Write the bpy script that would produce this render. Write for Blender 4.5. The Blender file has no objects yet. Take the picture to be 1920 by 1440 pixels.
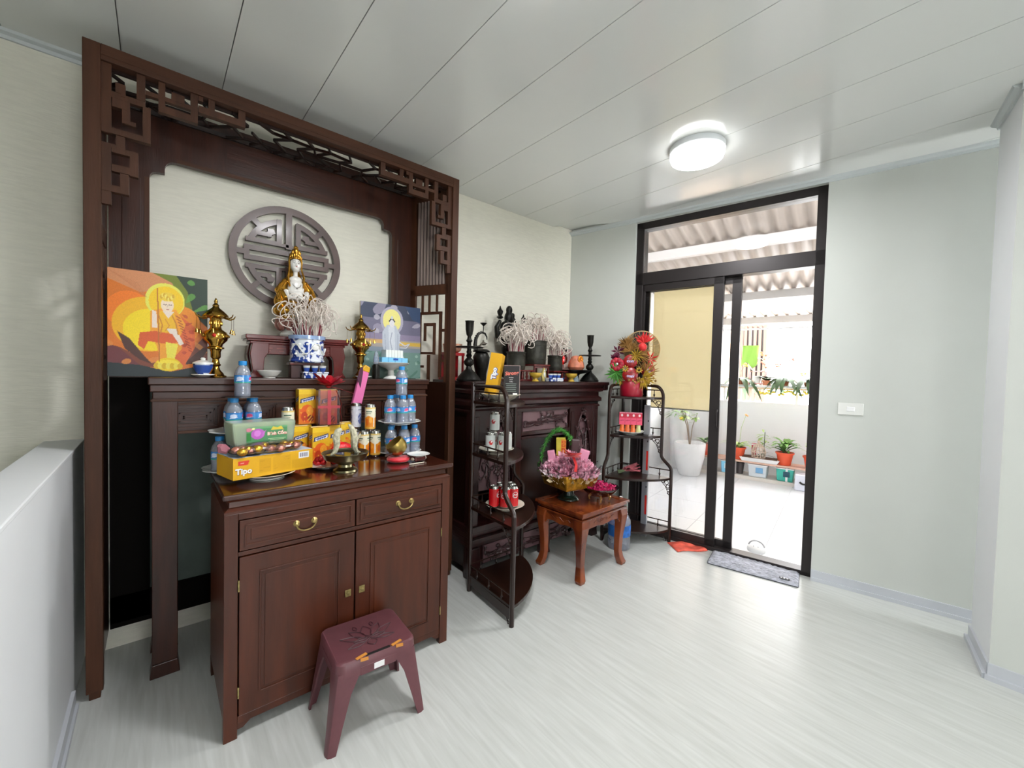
import bpy, bmesh, math, random
import numpy as np
from mathutils import Vector, Matrix
SC = bpy.context.scene
COL = SC.collection
PI = math.pi
R = math.radians
# ------------------------------------------------------------------ camera, world, lights, exposure
cam = bpy.data.cameras.new('camera'); cam_o = bpy.data.objects.new('camera', cam); COL.objects.link(cam_o)
cam.sensor_width = 36.0; cam.lens = 776.2 / 1920 * 36; cam.clip_start = 0.02
yaw, pit, rol = R(49.3354), R(-1.706), R(1.4258)
fw = Vector((math.cos(yaw) * math.cos(pit), math.sin(yaw) * math.cos(pit), math.sin(pit)))
rt = Vector((math.sin(yaw), -math.cos(yaw), 0)); up = rt.cross(fw)
r2 = rt * math.cos(rol) + up * math.sin(rol); u2 = up * math.cos(rol) - rt * math.sin(rol)
m = Matrix((r2, u2, -fw)).transposed().to_4x4(); m.translation = Vector((0, 0, 1.35)); cam_o.matrix_world = m
SC.camera = cam_o
w = bpy.data.worlds.new('sky'); SC.world = w; w.use_nodes = True
wn = w.node_tree.nodes; bg = wn['Background']
bg.inputs[0].default_value = (0.97, 0.98, 1.0, 1); bg.inputs[1].default_value = 15
SC.view_settings.view_transform = 'Standard'; SC.view_settings.look = 'None'
SC.view_settings.gamma = 1; SC.view_settings.use_curve_mapping = False
SC.view_settings.exposure = 0.17
SC.cycles.max_bounces = 9; SC.cycles.diffuse_bounces = 5; SC.cycles.glossy_bounces = 4
SC.cycles.transparent_max_bounces = 24; SC.cycles.caustics_reflective = False; SC.cycles.caustics_refractive = False
SC.cycles.sample_clamp_indirect = 6; SC.cycles.use_denoising = True

def lamp_light(x, y, z, power, size=0.26):
    l = bpy.data.lights.new('lamp_light', 'AREA'); l.shape = 'DISK'; l.size = size; l.energy = power; l.color = (0.97, 0.98, 1.0)
    o = bpy.data.objects.new('lamp_light', l); o.location = (x, y, z); COL.objects.link(o)
for lx, ly, p in ((2.37, 1.17, 16), (0.79, 0.93, 24), (1.25, -.75, 9), (2.2, -2.2, 4)):  # last two are added, unseen behind the camera, to brighten the room
    lamp_light(lx, ly, 2.585, p)

# ------------------------------------------------------------------ helpers
def lin(h):
    h = h.lstrip('#'); c = [int(h[i:i+2], 16) / 255 for i in (0, 2, 4)]
    return tuple(x / 12.92 if x <= .04045 else ((x + .055) / 1.055) ** 2.4 for x in c)
MATS = {}
def mat(name, hexc, rough=.5, metal=0.0, var=0.0, scale=8.0, stretch=(1, 1, 1), bump=0.0, bscale=None, coat=0.0, emit=0.0, spec=.5, detail=4, hex2=None, sheen=0, sharp=.15):
    if name in MATS: return MATS[name]
    M = bpy.data.materials.new(name); M.use_nodes = True; nt = M.node_tree; N = nt.nodes; L = nt.links
    b = N['Principled BSDF']; c = lin(hexc)
    b.inputs['Roughness'].default_value = rough; b.inputs['Metallic'].default_value = metal
    b.inputs['Specular IOR Level'].default_value = spec
    b.inputs['Coat Weight'].default_value = coat; b.inputs['Coat Roughness'].default_value = .12
    if sheen: b.inputs['Sheen Weight'].default_value = sheen
    if emit:
        b.inputs['Emission Color'].default_value = (*c, 1); b.inputs['Emission Strength'].default_value = emit
    tc = N.new('ShaderNodeTexCoord'); mp = N.new('ShaderNodeMapping'); L.new(tc.outputs['Object'], mp.inputs[0])
    mp.inputs['Scale'].default_value = stretch
    no = N.new('ShaderNodeTexNoise'); no.inputs['Scale'].default_value = scale; no.inputs['Detail'].default_value = detail
    L.new(mp.outputs[0], no.inputs[0])
    rp = N.new('ShaderNodeValToRGB'); L.new(no.outputs['Fac'], rp.inputs[0])
    lo = lin(hex2) if hex2 else tuple(max(0, x * (1 - var)) for x in c)
    hi = c if hex2 else tuple(min(1, x * (1 + var)) for x in c)
    rp.color_ramp.elements[0].position = .5 - sharp; rp.color_ramp.elements[1].position = .5 + sharp
    rp.color_ramp.elements[0].color = (*lo, 1); rp.color_ramp.elements[1].color = (*hi, 1)
    L.new(rp.outputs[0], b.inputs['Base Color'])
    if bump:
        n2 = N.new('ShaderNodeTexNoise'); n2.inputs['Scale'].default_value = bscale or scale * 3; L.new(mp.outputs[0], n2.inputs[0])
        bp = N.new('ShaderNodeBump'); bp.inputs['Strength'].default_value = bump; bp.inputs['Distance'].default_value = .004
        L.new(n2.outputs['Fac'], bp.inputs['Height']); L.new(bp.outputs[0], b.inputs['Normal'])
    MATS[name] = M; return M
def clear(name, hexc='#ffffff', refl=.25, rough=.03, tint=.96, milk=0.0):
    """thin clear plastic / glass: transparent with a fresnel gloss"""
    if name in MATS: return MATS[name]
    M = bpy.data.materials.new(name); M.use_nodes = True; nt = M.node_tree; N = nt.nodes; L = nt.links
    N.remove(N['Principled BSDF']); out = N['Material Output']
    t = N.new('ShaderNodeBsdfTransparent'); c = lin(hexc); t.inputs[0].default_value = (*[x * tint for x in c], 1)
    g = N.new('ShaderNodeBsdfGlossy'); g.inputs['Roughness'].default_value = rough
    lw = N.new('ShaderNodeFresnel'); lw.inputs['IOR'].default_value = 1.45
    mx = N.new('ShaderNodeMixShader'); ml = N.new('ShaderNodeMath'); ml.operation = 'MULTIPLY_ADD'; ml.use_clamp = True
    ml.inputs[1].default_value = 1.0; ml.inputs[2].default_value = refl
    L.new(lw.outputs[0], ml.inputs[0]); L.new(ml.outputs[0], mx.inputs[0]); L.new(t.outputs[0], mx.inputs[1]); L.new(g.outputs[0], mx.inputs[2])
    last = mx
    if milk:
        df = N.new('ShaderNodeBsdfDiffuse'); df.inputs[0].default_value = (*c, 1); m2 = N.new('ShaderNodeMixShader'); m2.inputs[0].default_value = milk
        L.new(mx.outputs[0], m2.inputs[1]); L.new(df.outputs[0], m2.inputs[2]); last = m2
    L.new(last.outputs[0], out.inputs[0]); MATS[name] = M; return M
def printed(name='printed_card', rough=.45, coat=0.0):
    if name in MATS: return MATS[name]
    M = bpy.data.materials.new(name); M.use_nodes = True; N = M.node_tree.nodes; b = N['Principled BSDF']
    a = N.new('ShaderNodeVertexColor'); a.layer_name = 'Col'; M.node_tree.links.new(a.outputs[0], b.inputs['Base Color'])
    b.inputs['Roughness'].default_value = rough; b.inputs['Coat Weight'].default_value = coat; MATS[name] = M; return M

class MB:
    def __init__(s): s.v = []; s.f = []; s.M = Matrix()
    def at(s, x=0, y=0, z=0, rz=0, rx=0, ry=0, sc=1):
        s.M = Matrix.Translation((x, y, z)) @ Matrix.Rotation(rz, 4, 'Z') @ Matrix.Rotation(ry, 4, 'Y') @ Matrix.Rotation(rx, 4, 'X') @ Matrix.Scale(sc, 4); return s
    def add(s, vs, fs):
        n = len(s.v); s.v += [tuple(s.M @ Vector(p)) for p in vs]; s.f += [tuple(i + n for i in f) for f in fs]; return s
    def box(s, x0, x1, y0, y1, z0, z1):
        return s.add([(x0, y0, z0), (x1, y0, z0), (x1, y1, z0), (x0, y1, z0), (x0, y0, z1), (x1, y0, z1), (x1, y1, z1), (x0, y1, z1)],
                     [(3, 2, 1, 0), (4, 5, 6, 7), (0, 1, 5, 4), (1, 2, 6, 5), (2, 3, 7, 6), (3, 0, 4, 7)])
    def hexa(s, p): return s.add(p, [(3, 2, 1, 0), (4, 5, 6, 7), (0, 1, 5, 4), (1, 2, 6, 5), (2, 3, 7, 6), (3, 0, 4, 7)])
    def prism(s, poly, a, b, axis='z'):
        n = len(poly)
        g = {'z': lambda p, t: (p[0], p[1], t), 'y': lambda p, t: (p[0], t, p[1]), 'x': lambda p, t: (t, p[0], p[1])}[axis]
        fs = [tuple(range(n))[::-1], tuple(range(n, 2 * n))] + [(i, (i + 1) % n, n + (i + 1) % n, n + i) for i in range(n)]
        return s.add([g(p, a) for p in poly] + [g(p, b) for p in poly], fs)
    def lathe(s, prof, seg=20, c=(0, 0, 0), sy=1.0, wav=0, nw=0):
        vs = []; fs = []; n = len(prof)
        for (r_, z_) in prof:
            for k in range(seg):
                a = 2 * PI * k / seg; rr = max(r_, 1e-5) * (1 + wav * math.cos(nw * a) * (1 if r_ > .01 else 0))
                vs.append((c[0] + rr * math.cos(a), c[1] + sy * rr * math.sin(a), c[2] + z_))
        for i in range(n - 1):
            for k in range(seg):
                k2 = (k + 1) % seg; fs.append((i * seg + k, i * seg + k2, (i + 1) * seg + k2, (i + 1) * seg + k))
        if prof[0][0] > 1e-4: fs.append(tuple(range(seg))[::-1])
        if prof[-1][0] > 1e-4: fs.append(tuple((n - 1) * seg + k for k in range(seg)))
        return s.add(vs, fs)
    def tube(s, pts, r_, seg=6, closed=False, flat=1.0):
        P = [Vector(p) for p in pts]; n = len(P); rs = r_ if isinstance(r_, (list, tuple)) else [r_] * n
        vs = []; fs = []; prev = None
        for i in range(n):
            if closed: t = P[(i + 1) % n] - P[i - 1]
            else: t = P[min(i + 1, n - 1)] - P[max(i - 1, 0)]
            if t.length < 1e-9: t = Vector((0, 0, 1))
            t.normalize()
            if prev is None:
                a = Vector((0, 0, 1)) if abs(t.z) < .9 else Vector((1, 0, 0)); nn = (a - t * a.dot(t)).normalized()
            else:
                nn = prev - t * prev.dot(t); nn = nn.normalized() if nn.length > 1e-6 else prev
            prev = nn; b = t.cross(nn)
            for k in range(seg):
                a = 2 * PI * k / seg; vs.append(tuple(P[i] + nn * math.cos(a) * rs[i] * flat + b * math.sin(a) * rs[i]))
        for i in range(n - 1 if not closed else n):
            j = (i + 1) % n
            for k in range(seg):
                k2 = (k + 1) % seg; fs.append((i * seg + k, i * seg + k2, j * seg + k2, j * seg + k))
        if not closed: fs += [tuple(range(seg))[::-1], tuple((n - 1) * seg + k for k in range(seg))]
        return s.add(vs, fs)
    def ell(s, c, r_, seg=14, ring=9, rot=None):
        r_ = r_ if isinstance(r_, (list, tuple)) else (r_, r_, r_); vs = []; fs = []
        M_ = rot if rot is not None else Matrix.Identity(3); c = Vector(c)
        for i in range(ring + 1):
            p = PI * i / ring
            for k in range(seg):
                a = 2 * PI * k / seg
                vs.append(tuple(c + M_ @ Vector((r_[0] * math.sin(p) * math.cos(a), r_[1] * math.sin(p) * math.sin(a), -r_[2] * math.cos(p)))))
        for i in range(ring):
            for k in range(seg):
                k2 = (k + 1) % seg; fs.append((i * seg + k, i * seg + k2, (i + 1) * seg + k2, (i + 1) * seg + k))
        return s.add(vs, fs)
    def build(s, name, m_, parent=None, smooth=False, bevel=0.0, solid=0.0):
        me = bpy.data.meshes.new(name); me.from_pydata(s.v, [], s.f); me.materials.append(m_)
        bm = bmesh.new(); bm.from_mesh(me); bmesh.ops.remove_doubles(bm, verts=bm.verts, dist=1e-5)
        bmesh.ops.recalc_face_normals(bm, faces=bm.faces); bm.to_mesh(me); bm.free()
        if smooth:
            me.polygons.foreach_set('use_smooth', [True] * len(me.polygons))
            if smooth != 2: me.set_sharp_from_angle(angle=R(42))
        o = bpy.data.objects.new(name, me); COL.objects.link(o)
        if parent is not None: o.parent = parent
        if solid:
            md = o.modifiers.new('thick', 'SOLIDIFY'); md.thickness = solid; md.offset = 0
        if bevel:
            md = o.modifiers.new('edge', 'BEVEL'); md.width = bevel; md.segments = 2; md.limit_method = 'ANGLE'; md.angle_limit = R(40)
        return o
def thing(name, label, cat, loc=(0, 0, 0), rz=0.0, group=None):
    o = bpy.data.objects.new(name, None); COL.objects.link(o); o.location = loc; o.rotation_euler = (0, 0, rz); o.empty_display_size = .05
    o['label'] = label; o['category'] = cat
    if group: o['group'] = group
    return o
def tag(o, label, cat, group=None):
    o['label'] = label; o['category'] = cat
    if group: o['group'] = group
    return o
def struct(o): o['kind'] = 'structure'; return o
def stuff(o): o['kind'] = 'stuff'; return o
KIDS = {}
def copy_tree(o, loc=None, rz=None, label=None, sc=None):
    def cp(a, par):
        c = a.copy(); COL.objects.link(c)
        if par is not None: c.parent = par
        for ch in list(a.children):
            cp(ch, c)
        return c
    c = cp(o, None)
    if loc is not None: c.location = loc
    if rz is not None: c.rotation_euler = (0, 0, rz)
    if sc: c.scale = (sc, sc, sc)
    if label: c['label'] = label
    return c
def lettering(s, size, m_, parent, loc, rot, name='lettering', align='CENTER', ext=.0004, shear=0, bold=0):
    cu = bpy.data.curves.new(name, 'FONT'); cu.body = s; cu.size = size; cu.extrude = ext; cu.align_x = align; cu.align_y = 'CENTER'; cu.shear = shear; cu.offset = bold; cu.resolution_u = 2
    t = bpy.data.objects.new('tmp', cu); me = bpy.data.meshes.new_from_object(t); me.name = name
    me.materials.clear(); me.materials.append(m_)
    bpy.data.objects.remove(t); bpy.data.curves.remove(cu)
    o = bpy.data.objects.new(name, me); COL.objects.link(o); o.parent = parent; o.location = loc; o.rotation_euler = rot
    return o
# flat print: a small raster drawn with ellipses, polygons and strokes, carried as point colours on a fine grid
class Ras:
    def __init__(s, w_, h_, bgc):
        s.w = w_; s.h = h_; s.a = np.zeros((h_, w_, 3), np.float32); s.a[:] = lin(bgc)
        yy, xx = np.mgrid[0:h_, 0:w_]; s.x = (xx + .5) / w_; s.y = 1 - (yy + .5) / h_; s.rng = np.random.RandomState(3)
    def put(s, mk, c, al=1.0): s.a[mk] = s.a[mk] * (1 - al) + np.array(lin(c)) * al; return s
    def ell(s, cx, cy, rx, ry, c, rot=0, al=1.0):
        ca, sa = math.cos(rot), math.sin(rot); dx = s.x - cx; dy = s.y - cy
        return s.put(((dx * ca + dy * sa) / rx) ** 2 + ((-dx * sa + dy * ca) / ry) ** 2 < 1, c, al)
    def rect(s, x0, x1, y0, y1, c, al=1.0): return s.put((s.x >= x0) & (s.x < x1) & (s.y >= y0) & (s.y < y1), c, al)
    def poly(s, pts, c, al=1.0):
        ins = np.zeros(s.x.shape, bool); n = len(pts)
        for i in range(n):
            (x1, y1), (x2, y2) = pts[i], pts[(i + 1) % n]
            if y1 == y2: continue
            cond = ((s.y > min(y1, y2)) & (s.y <= max(y1, y2)) & (s.x < (s.y - y1) * (x2 - x1) / (y2 - y1) + x1)); ins ^= cond
        return s.put(ins, c, al)
    def line(s, pts, wd, c, al=1.0):
        mk = np.zeros(s.x.shape, bool)
        for (x1, y1), (x2, y2) in zip(pts[:-1], pts[1:]):
            dx, dy = x2 - x1, y2 - y1; L2 = dx * dx + dy * dy + 1e-9
            t = np.clip(((s.x - x1) * dx + (s.y - y1) * dy) / L2, 0, 1)
            mk |= ((s.x - x1 - t * dx) ** 2 + (s.y - y1 - t * dy) ** 2) < wd * wd
        return s.put(mk, c, al)
    def swirl(s, amt, c, f=9, ph=0, region=None):
        v = np.sin(s.x * f + 2.2 * np.sin(s.y * f * .8 + ph)) * np.sin(s.y * f * 1.4 + 1.7 * np.sin(s.x * f * .6 + ph * 2))
        mk = v > 1 - amt
        if region is not None: mk &= region
        return s.put(mk, c, .75)
    def grain(s, k): s.a *= (1 + s.rng.uniform(-k, k, s.a.shape[:2] + (1,))).astype(np.float32); return s
def print_on(name, ras, fn, parent, m_=None, smooth=False):
    h_, w_ = ras.h, ras.w; vs = []; 
    for j in range(h_):
        for i in range(w_):
            vs.append(fn(i / (w_ - 1), 1 - j / (h_ - 1)))
    fs = [(j * w_ + i, j * w_ + i + 1, (j + 1) * w_ + i + 1, (j + 1) * w_ + i)[::-1] for j in range(h_ - 1) for i in range(w_ - 1)]
    me = bpy.data.meshes.new(name); me.from_pydata(vs, [], fs); me.materials.append(m_ or printed())
    at = me.color_attributes.new('Col', 'FLOAT_COLOR', 'POINT')
    c = np.ones((h_ * w_, 4), np.float32); c[:, :3] = np.clip(ras.a.reshape(-1, 3), 0, 1); at.data.foreach_set('color', c.ravel())
    if smooth: me.polygons.foreach_set('use_smooth', [True] * len(me.polygons))
    o = bpy.data.objects.new(name, me); COL.objects.link(o); o.parent = parent; return o

# ------------------------------------------------------------------ materials
WALL = mat('painted_plaster', '#cdd0ca', .6, var=.015, scale=3, bump=.05, bscale=60)
WHITEP = mat('white_painted_plaster', '#e6e8ea', .6, var=.01, scale=3)
PAPER = mat('embossed_cream_wallpaper', '#e4e1d2', .62, var=.03, scale=14, stretch=(1, 1, 7), bump=.3, bscale=26)
CEIL = mat('glossy_pvc_panel', '#e4e6e3', .14, var=.01, scale=2, spec=.6)
CORN = mat('pale_cornice', '#c3c9c9', .4)
SKIRT = mat('pale_skirting', '#c5c8ce', .4, var=.02, scale=5)
DWOOD = mat('dark_brown_lacquered_wood', '#37190d', .38, var=.3, scale=5, stretch=(6, 6, .6), bump=.12, bscale=30, coat=.05, spec=.35)
DWOODH = mat('dark_brown_wood_horizontal_grain', '#37190d', .38, var=.3, scale=5, stretch=(.6, 6, 6), bump=.12, bscale=30, coat=.05, spec=.35)
SWOOD = mat('reddish_brown_screen_wood', '#452818', .5, var=.2, scale=5, stretch=(6, 6, .6), bump=.12, bscale=30, spec=.3)
SWOODH = mat('reddish_brown_screen_wood_horizontal', '#452818', .5, var=.2, scale=5, stretch=(.6, 6, 6), bump=.12, bscale=30, spec=.3)
BWOOD = mat('blackish_rosewood', '#2a1110', .28, var=.3, scale=6, stretch=(4, 4, .6), coat=.15)
RWOOD = mat('black_lacquered_rack_wood', '#221009', .3, var=.2, scale=6, coat=.1, spec=.4)
OWOOD = mat('orange_brown_table_wood', '#8a421c', .25, var=.28, scale=4, stretch=(3, 3, .6), coat=.4, hex2='#5a2412')
REDW = mat('dark_red_lacquer', '#5e1a18', .25, var=.1, coat=.4)
BRASS = mat('polished_brass', '#b0893e', .18, 1.0, var=.15, scale=12)
DBRASS = mat('aged_bronze', '#8b8466', .28, 1.0, var=.25, scale=14)
BLACKM = mat('blackened_bronze', '#23221f', .38, .7, var=.3, scale=18, bump=.3, bscale=60)
PORC = mat('white_porcelain', '#e8e9e4', .12, coat=.4)
CREAM = mat('cream_porcelain', '#dcd6c4', .2, coat=.3)
BLUEP = mat('blue_and_white_porcelain', '#dfe4ec', .15, var=0, scale=34, hex2='#1b3c8c', coat=.4, sharp=.03, detail=2)
BLUEF = mat('blue_porcelain_band', '#8ea6cc', .15, var=.1, scale=26, coat=.4)
GOLD = mat('gold_glaze', '#b8862c', .22, .75, var=.3, scale=20)
GOLDL = mat('gold_foil', '#c99a35', .3, .8, var=.3, scale=40, bump=.6, bscale=60)
FRAME = mat('anodised_dark_aluminium', '#302b2b', .38, .35)
GLASS = clear('window_glass', refl=0.0, rough=.0, tint=.97)
BOTT = clear('clear_bottle_plastic', '#eaf1ff', refl=.10, rough=.08, tint=.96, milk=.22)
WRAP = clear('clear_wrap', '#ffffff', refl=.12, rough=.12, tint=.95)
CAPB = mat('blue_cap', '#1f7fc0', .35)
ASH = mat('pale_incense_ash', '#ddd2c8', .8, var=.12, scale=30)
REDSTK = mat('crimson_incense_stick', '#8c1838', .6)
STEEL = mat('can_rim_aluminium', '#b8b8b4', .25, 1.0)
BLK = mat('black_ink', '#151515', .5); WHT = mat('white_ink', '#eeeeee', .5); REDI = mat('red_ink', '#c8281e', .5); YEL = mat('yellow_card', '#d9a216', .4, var=.03)
BLUI = mat('blue_ink', '#2a4fa0', .5)
# ------------------------------------------------------------------ the room
# door wall: its own skewed frame. s runs along the wall, n outward to the balcony
TH = R(10.9); DP = Vector((3.418, .402, 0)); DN = Vector((math.cos(TH), math.sin(TH), 0)); DD = Vector((-math.sin(TH), math.cos(TH), 0))
def W(s_, n_, z_=0.0): p = DP + DD * s_ + DN * n_; return (p.x, p.y, z_)
CZ = 2.66; WY = 2.66
# floor
fl = bpy.data.materials.new('pale_wood_look_vinyl'); fl.use_nodes = True; nt = fl.node_tree; N = nt.nodes; L = nt.links; b = N['Principled BSDF']
tc = N.new('ShaderNodeTexCoord'); mp = N.new('ShaderNodeMapping'); mp.inputs['Scale'].default_value = (16, 1.2, 1); L.new(tc.outputs['Object'], mp.inputs[0])
no = N.new('ShaderNodeTexNoise'); no.inputs['Scale'].default_value = 3.2; no.inputs['Detail'].default_value = 8; no.inputs['Distortion'].default_value = .6; L.new(mp.outputs[0], no.inputs[0])
rp = N.new('ShaderNodeValToRGB'); rp.color_ramp.elements[0].position = .3; rp.color_ramp.elements[1].position = .72
rp.color_ramp.elements[0].color = (*lin('#bdbfba'), 1); rp.color_ramp.elements[1].color = (*lin('#cdcfcb'), 1)
L.new(no.outputs['Fac'], rp.inputs[0]); L.new(rp.outputs[0], b.inputs['Base Color']); b.inputs['Roughness'].default_value = .33
bp = N.new('ShaderNodeBump'); bp.inputs['Strength'].default_value = .12; bp.inputs['Distance'].default_value = .003; L.new(no.outputs['Fac'], bp.inputs['Height']); L.new(bp.outputs[0], b.inputs['Normal'])
a = W(2.6, .16); c2 = W(-3.6, .16)
struct(MB().prism([(-.25, -3), (-.25, 2.8), (a[0], 2.8), (a[0] , a[1]), (c2[0], c2[1]), (c2[0], -3)][:1] + [(c2[0], -3), (c2[0], c2[1]), (a[0], a[1]), (a[0], 2.8), (-.25, 2.8)], -.08, 0).build('floor', fl))
# walls
struct(MB().box(-2.5, 3.3, WY, WY + .12, -1.6, 2.75).build('wall_altar', PAPER))
def dwall(s0, s1, z0, z1, n0=0.0, n1=.14):
    q = [W(s0, n0), W(s1, n0), W(s1, n1), W(s0, n1)]; return [(p[0], p[1], z0) for p in q] + [(p[0], p[1], z1) for p in q]
dw = MB(); S0, S1 = .362, 1.668
dw.hexa(dwall(-3.3, S0, 0, 2.75)).hexa(dwall(S1, 2.5, 0, 2.75)).hexa(dwall(S0, S1, 2.642, 2.75))
struct(dw.build('wall_door', WALL))
# projecting return at the right
struct(MB().prism([(3.252, .03), (2.89, -.035), (2.87, -2.95), (3.252, -2.95)], 0, 2.75).build('wall_right', WHITEP))
wr = MB().prism([(2.889, -.034), (2.886, -.034), (2.866, -2.95), (2.869, -2.95)], .0, 2.75); struct(wr.build('wall_right_side', WALL))
# unseen rest of the shell, with an opening added in the back wall to let daylight in
bk = MB(); bk.box(-2.5, -.1, -3.05, -2.95, -1.6, 2.75).box(1.0, 3.4, -3.05, -2.95, 0, 2.75).box(-.1, 1.0, -3.05, -2.95, 0, 1.0).box(-.1, 1.0, -3.05, -2.95, 2.0, 2.75)
struct(bk.build('wall_back', WALL))
lw = MB(); lw.box(-2.5, -2.38, -3, 2.66, -1.6, 2.75)
struct(lw.build('wall_left', WALL))
struct(MB().box(-2.5, -.25, -3, 2.66, -1.68, -1.6).build('floor_stairwell', fl))
# half wall (parapet of the stairs)
hw = thing('half_wall', 'low white plastered parapet wall beside the wooden altar screen', 'half wall'); hw['kind'] = 'structure'; del hw['category']
MB().box(-.365, -.25, -2.9, WY, -1.6, .985).build('wall_body', WHITEP, hw, bevel=.004)
MB().box(-.37, -.246, -2.9, WY, .985, 1.0).build('coping', WHITEP, hw, bevel=.003)
for nm, poly in (('baseboard_left', [(-.25, -2.9), (-.238, -2.9), (-.238, 2.27), (-.25, 2.27)]),):
    o = MB().prism(poly, 0, .075).prism([(x + (.008 if x > -.245 else 0), y) for x, y in poly], 0, .022).build(nm, SKIRT); struct(o)
o = MB().hexa(dwall(-.38, S0 + .0, 0, .07, -.012, 0)).hexa(dwall(-.38, S0, 0, .022, -.022, 0)).build('baseboard_door', SKIRT); struct(o)
o = MB().hexa(dwall(S1, 2.3, 0, .07, -.012, 0)).build('baseboard_door_corner', SKIRT); struct(o)
o = MB().prism([(3.252, .04), (2.883, -.026), (2.886, -.038), (3.252, .028)], 0, .075).prism([(3.252, .054), (2.872, -.014), (2.886, -.038), (3.252, .028)], 0, .024).build('baseboard_right', SKIRT); struct(o)
o = MB().prism([(2.889, -.03), (2.877, -.03), (2.857, -2.9), (2.87, -2.9)], 0, .075).prism([(2.889, -.03), (2.868, -.022), (2.848, -2.9), (2.87, -2.9)], 0, .024).build('baseboard_side', SKIRT); struct(o)
o = MB().box(1.3, 2.98, 2.65, WY, 0, .07).build('baseboard_altar', SKIRT); struct(o)
# ceiling: panels with recessed joints
ce = MB().prism([(-2.5, -3.0), W(-3.5, .1)[:2], W(2.4, .1)[:2], (-2.5, 2.78)], 2.70, 2.78).build('ceiling', CEIL); struct(ce)
xs = [.24 + .3545 * k for k in range(-8, 11)]
for i in range(len(xs) - 1):
    x0, x1 = xs[i] + .0018, xs[i + 1] - .0018
    y_lo = -2.95
    def lim(x): # keep panels on the room side of the skewed door wall
        t = (x - DP.x) / (-math.sin(TH)); return DP.y + math.cos(TH) * t
    yh0, yh1 = min(WY, lim(x0)), min(WY, lim(x1))
    if yh0 < -2.4: continue
    yh1 = max(yh1, -2.9)
    mbp = MB().hexa([(x0, y_lo, 2.672), (x1, y_lo, 2.672), (x1, yh1, 2.672), (x0, yh0, 2.672), (x0, y_lo, 2.699), (x1, y_lo, 2.699), (x1, yh1, 2.699), (x0, yh0, 2.699)])
    o = mbp.build('ceiling_panel', CEIL, ce)
def cornice(name, q, nrm):
    p0, p1 = Vector(q[0]), Vector(q[1]); nv = Vector(nrm); mbc = MB()
    prof = [(0, 2.642), (0.010, 2.642), (.014, 2.655), (.03, 2.662), (.036, 2.672), (0, 2.672)]
    vs = [tuple(p0 + nv * a_ + Vector((0, 0, z_))) for a_, z_ in prof] + [tuple(p1 + nv * a_ + Vector((0, 0, z_))) for a_, z_ in prof]; n_ = len(prof)
    mbc.add(vs, [tuple(range(n_)), tuple(range(n_, 2 * n_))[::-1]] + [(i, (i + 1) % n_, n_ + (i + 1) % n_, n_ + i) for i in range(n_)])
    struct(mbc.build(name, CORN))
cornice('trim_1', (W(-.38, 0), W(2.32, 0)), tuple(-DN))
cornice('trim_2', ((-2.4, WY, 0), (-.22, WY, 0)), (0, -1, 0))
cornice('trim_3', ((3.26, .03, 0), (2.885, -.037, 0)), (-.17, .985, 0))
cornice('trim_4', ((2.889, -.03, 0), (2.869, -2.9, 0)), (-1, 0, 0))
# ------------------------------------------------------------------ sliding door with transom
door = thing('door_1', 'dark aluminium sliding glass door with a transom, open onto the balcony', 'door', DP, TH); door['kind'] = 'structure'; del door['category']
def dbox(mb_, s0, s1, n0, n1, z0, z1): return mb_.box(n0, n1, s0, s1, z0, z1)
fr = MB()
for a_ in ((S0, .418, .03, .13, .0, 2.64), (1.604, S1, .03, .13, .0, 2.64), (S0, S1, .03, .13, 2.585, 2.64), (S0, S1, .03, .13, 2.115, 2.218), (S0, S1, .03, .13, 0, .03)):
    dbox(fr, *a_)
fr.build('door_frame', FRAME, door, bevel=.003)
dbox(MB(), .418, 1.604, .055, .061, 2.218, 2.585).build('transom_pane', GLASS, door)
def leaf(s0, s1, n0, st=.055, sr=.055, bt=.09):
    f_ = MB(); dbox(f_, s0, s0 + sr, n0, n0 + .03, .03, 2.115); dbox(f_, s1 - st, s1, n0, n0 + .03, .03, 2.115); dbox(f_, s0, s1, n0, n0 + .03, .03, .03 + bt * .6); dbox(f_, s0, s1, n0, n0 + .03, 2.06, 2.115)
    f_ = f_.build('sliding_leaf', FRAME, door, bevel=.002)
    dbox(MB(), s0 + sr, s1 - st, n0 + .012, n0 + .017, .03 + bt * .6, 2.06).build('pane', GLASS, f_); return f_
lf = leaf(.975, 1.62, .04, sr=.07, st=.035)
leaf(.862, 1.61, .085, sr=.062, st=.05)
MB().tube([(.095, .90, .99), (.12, .90, 1.0), (.12, .90, 1.10), (.095, .90, 1.11)], .006, 8).build('door_handle', FRAME, door, True)
MB().tube([(.03, .985, .96), (.012, .985, .975), (.012, .985, 1.08), (.03, .985, 1.095)], .007, 8).build('door_handle', FRAME, door, True)
BLIND = bpy.data.materials.new('pale_yellow_blind'); BLIND.use_nodes = True; _n = BLIND.node_tree.nodes; _l = BLIND.node_tree.links; _n.remove(_n['Principled BSDF'])
_d = _n.new('ShaderNodeBsdfDiffuse'); _t = _n.new('ShaderNodeBsdfTranslucent'); _m = _n.new('ShaderNodeMixShader'); _d.inputs[0].default_value = (*lin('#f4eed4'), 1); _t.inputs[0].default_value = (*lin('#fbf4da'), 1); _m.inputs[0].default_value = .75
_l.new(_d.outputs[0], _m.inputs[1]); _l.new(_t.outputs[0], _m.inputs[2]); _l.new(_m.outputs[0], _n['Material Output'].inputs[0])
bl = thing('roller_blind', 'pale yellow roller blind drawn down behind the left door leaf', 'blind', DP, TH)
MB().box(.15, .153, 1.04, 1.545, 1.075, 2.08).build('fabric', BLIND, bl)
MB().tube([(.152, 1.035, 2.09), (.152, 1.55, 2.09)], .016, 10).build('roller', mat('pale_metal', '#cfcfc8', .4), bl)
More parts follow.
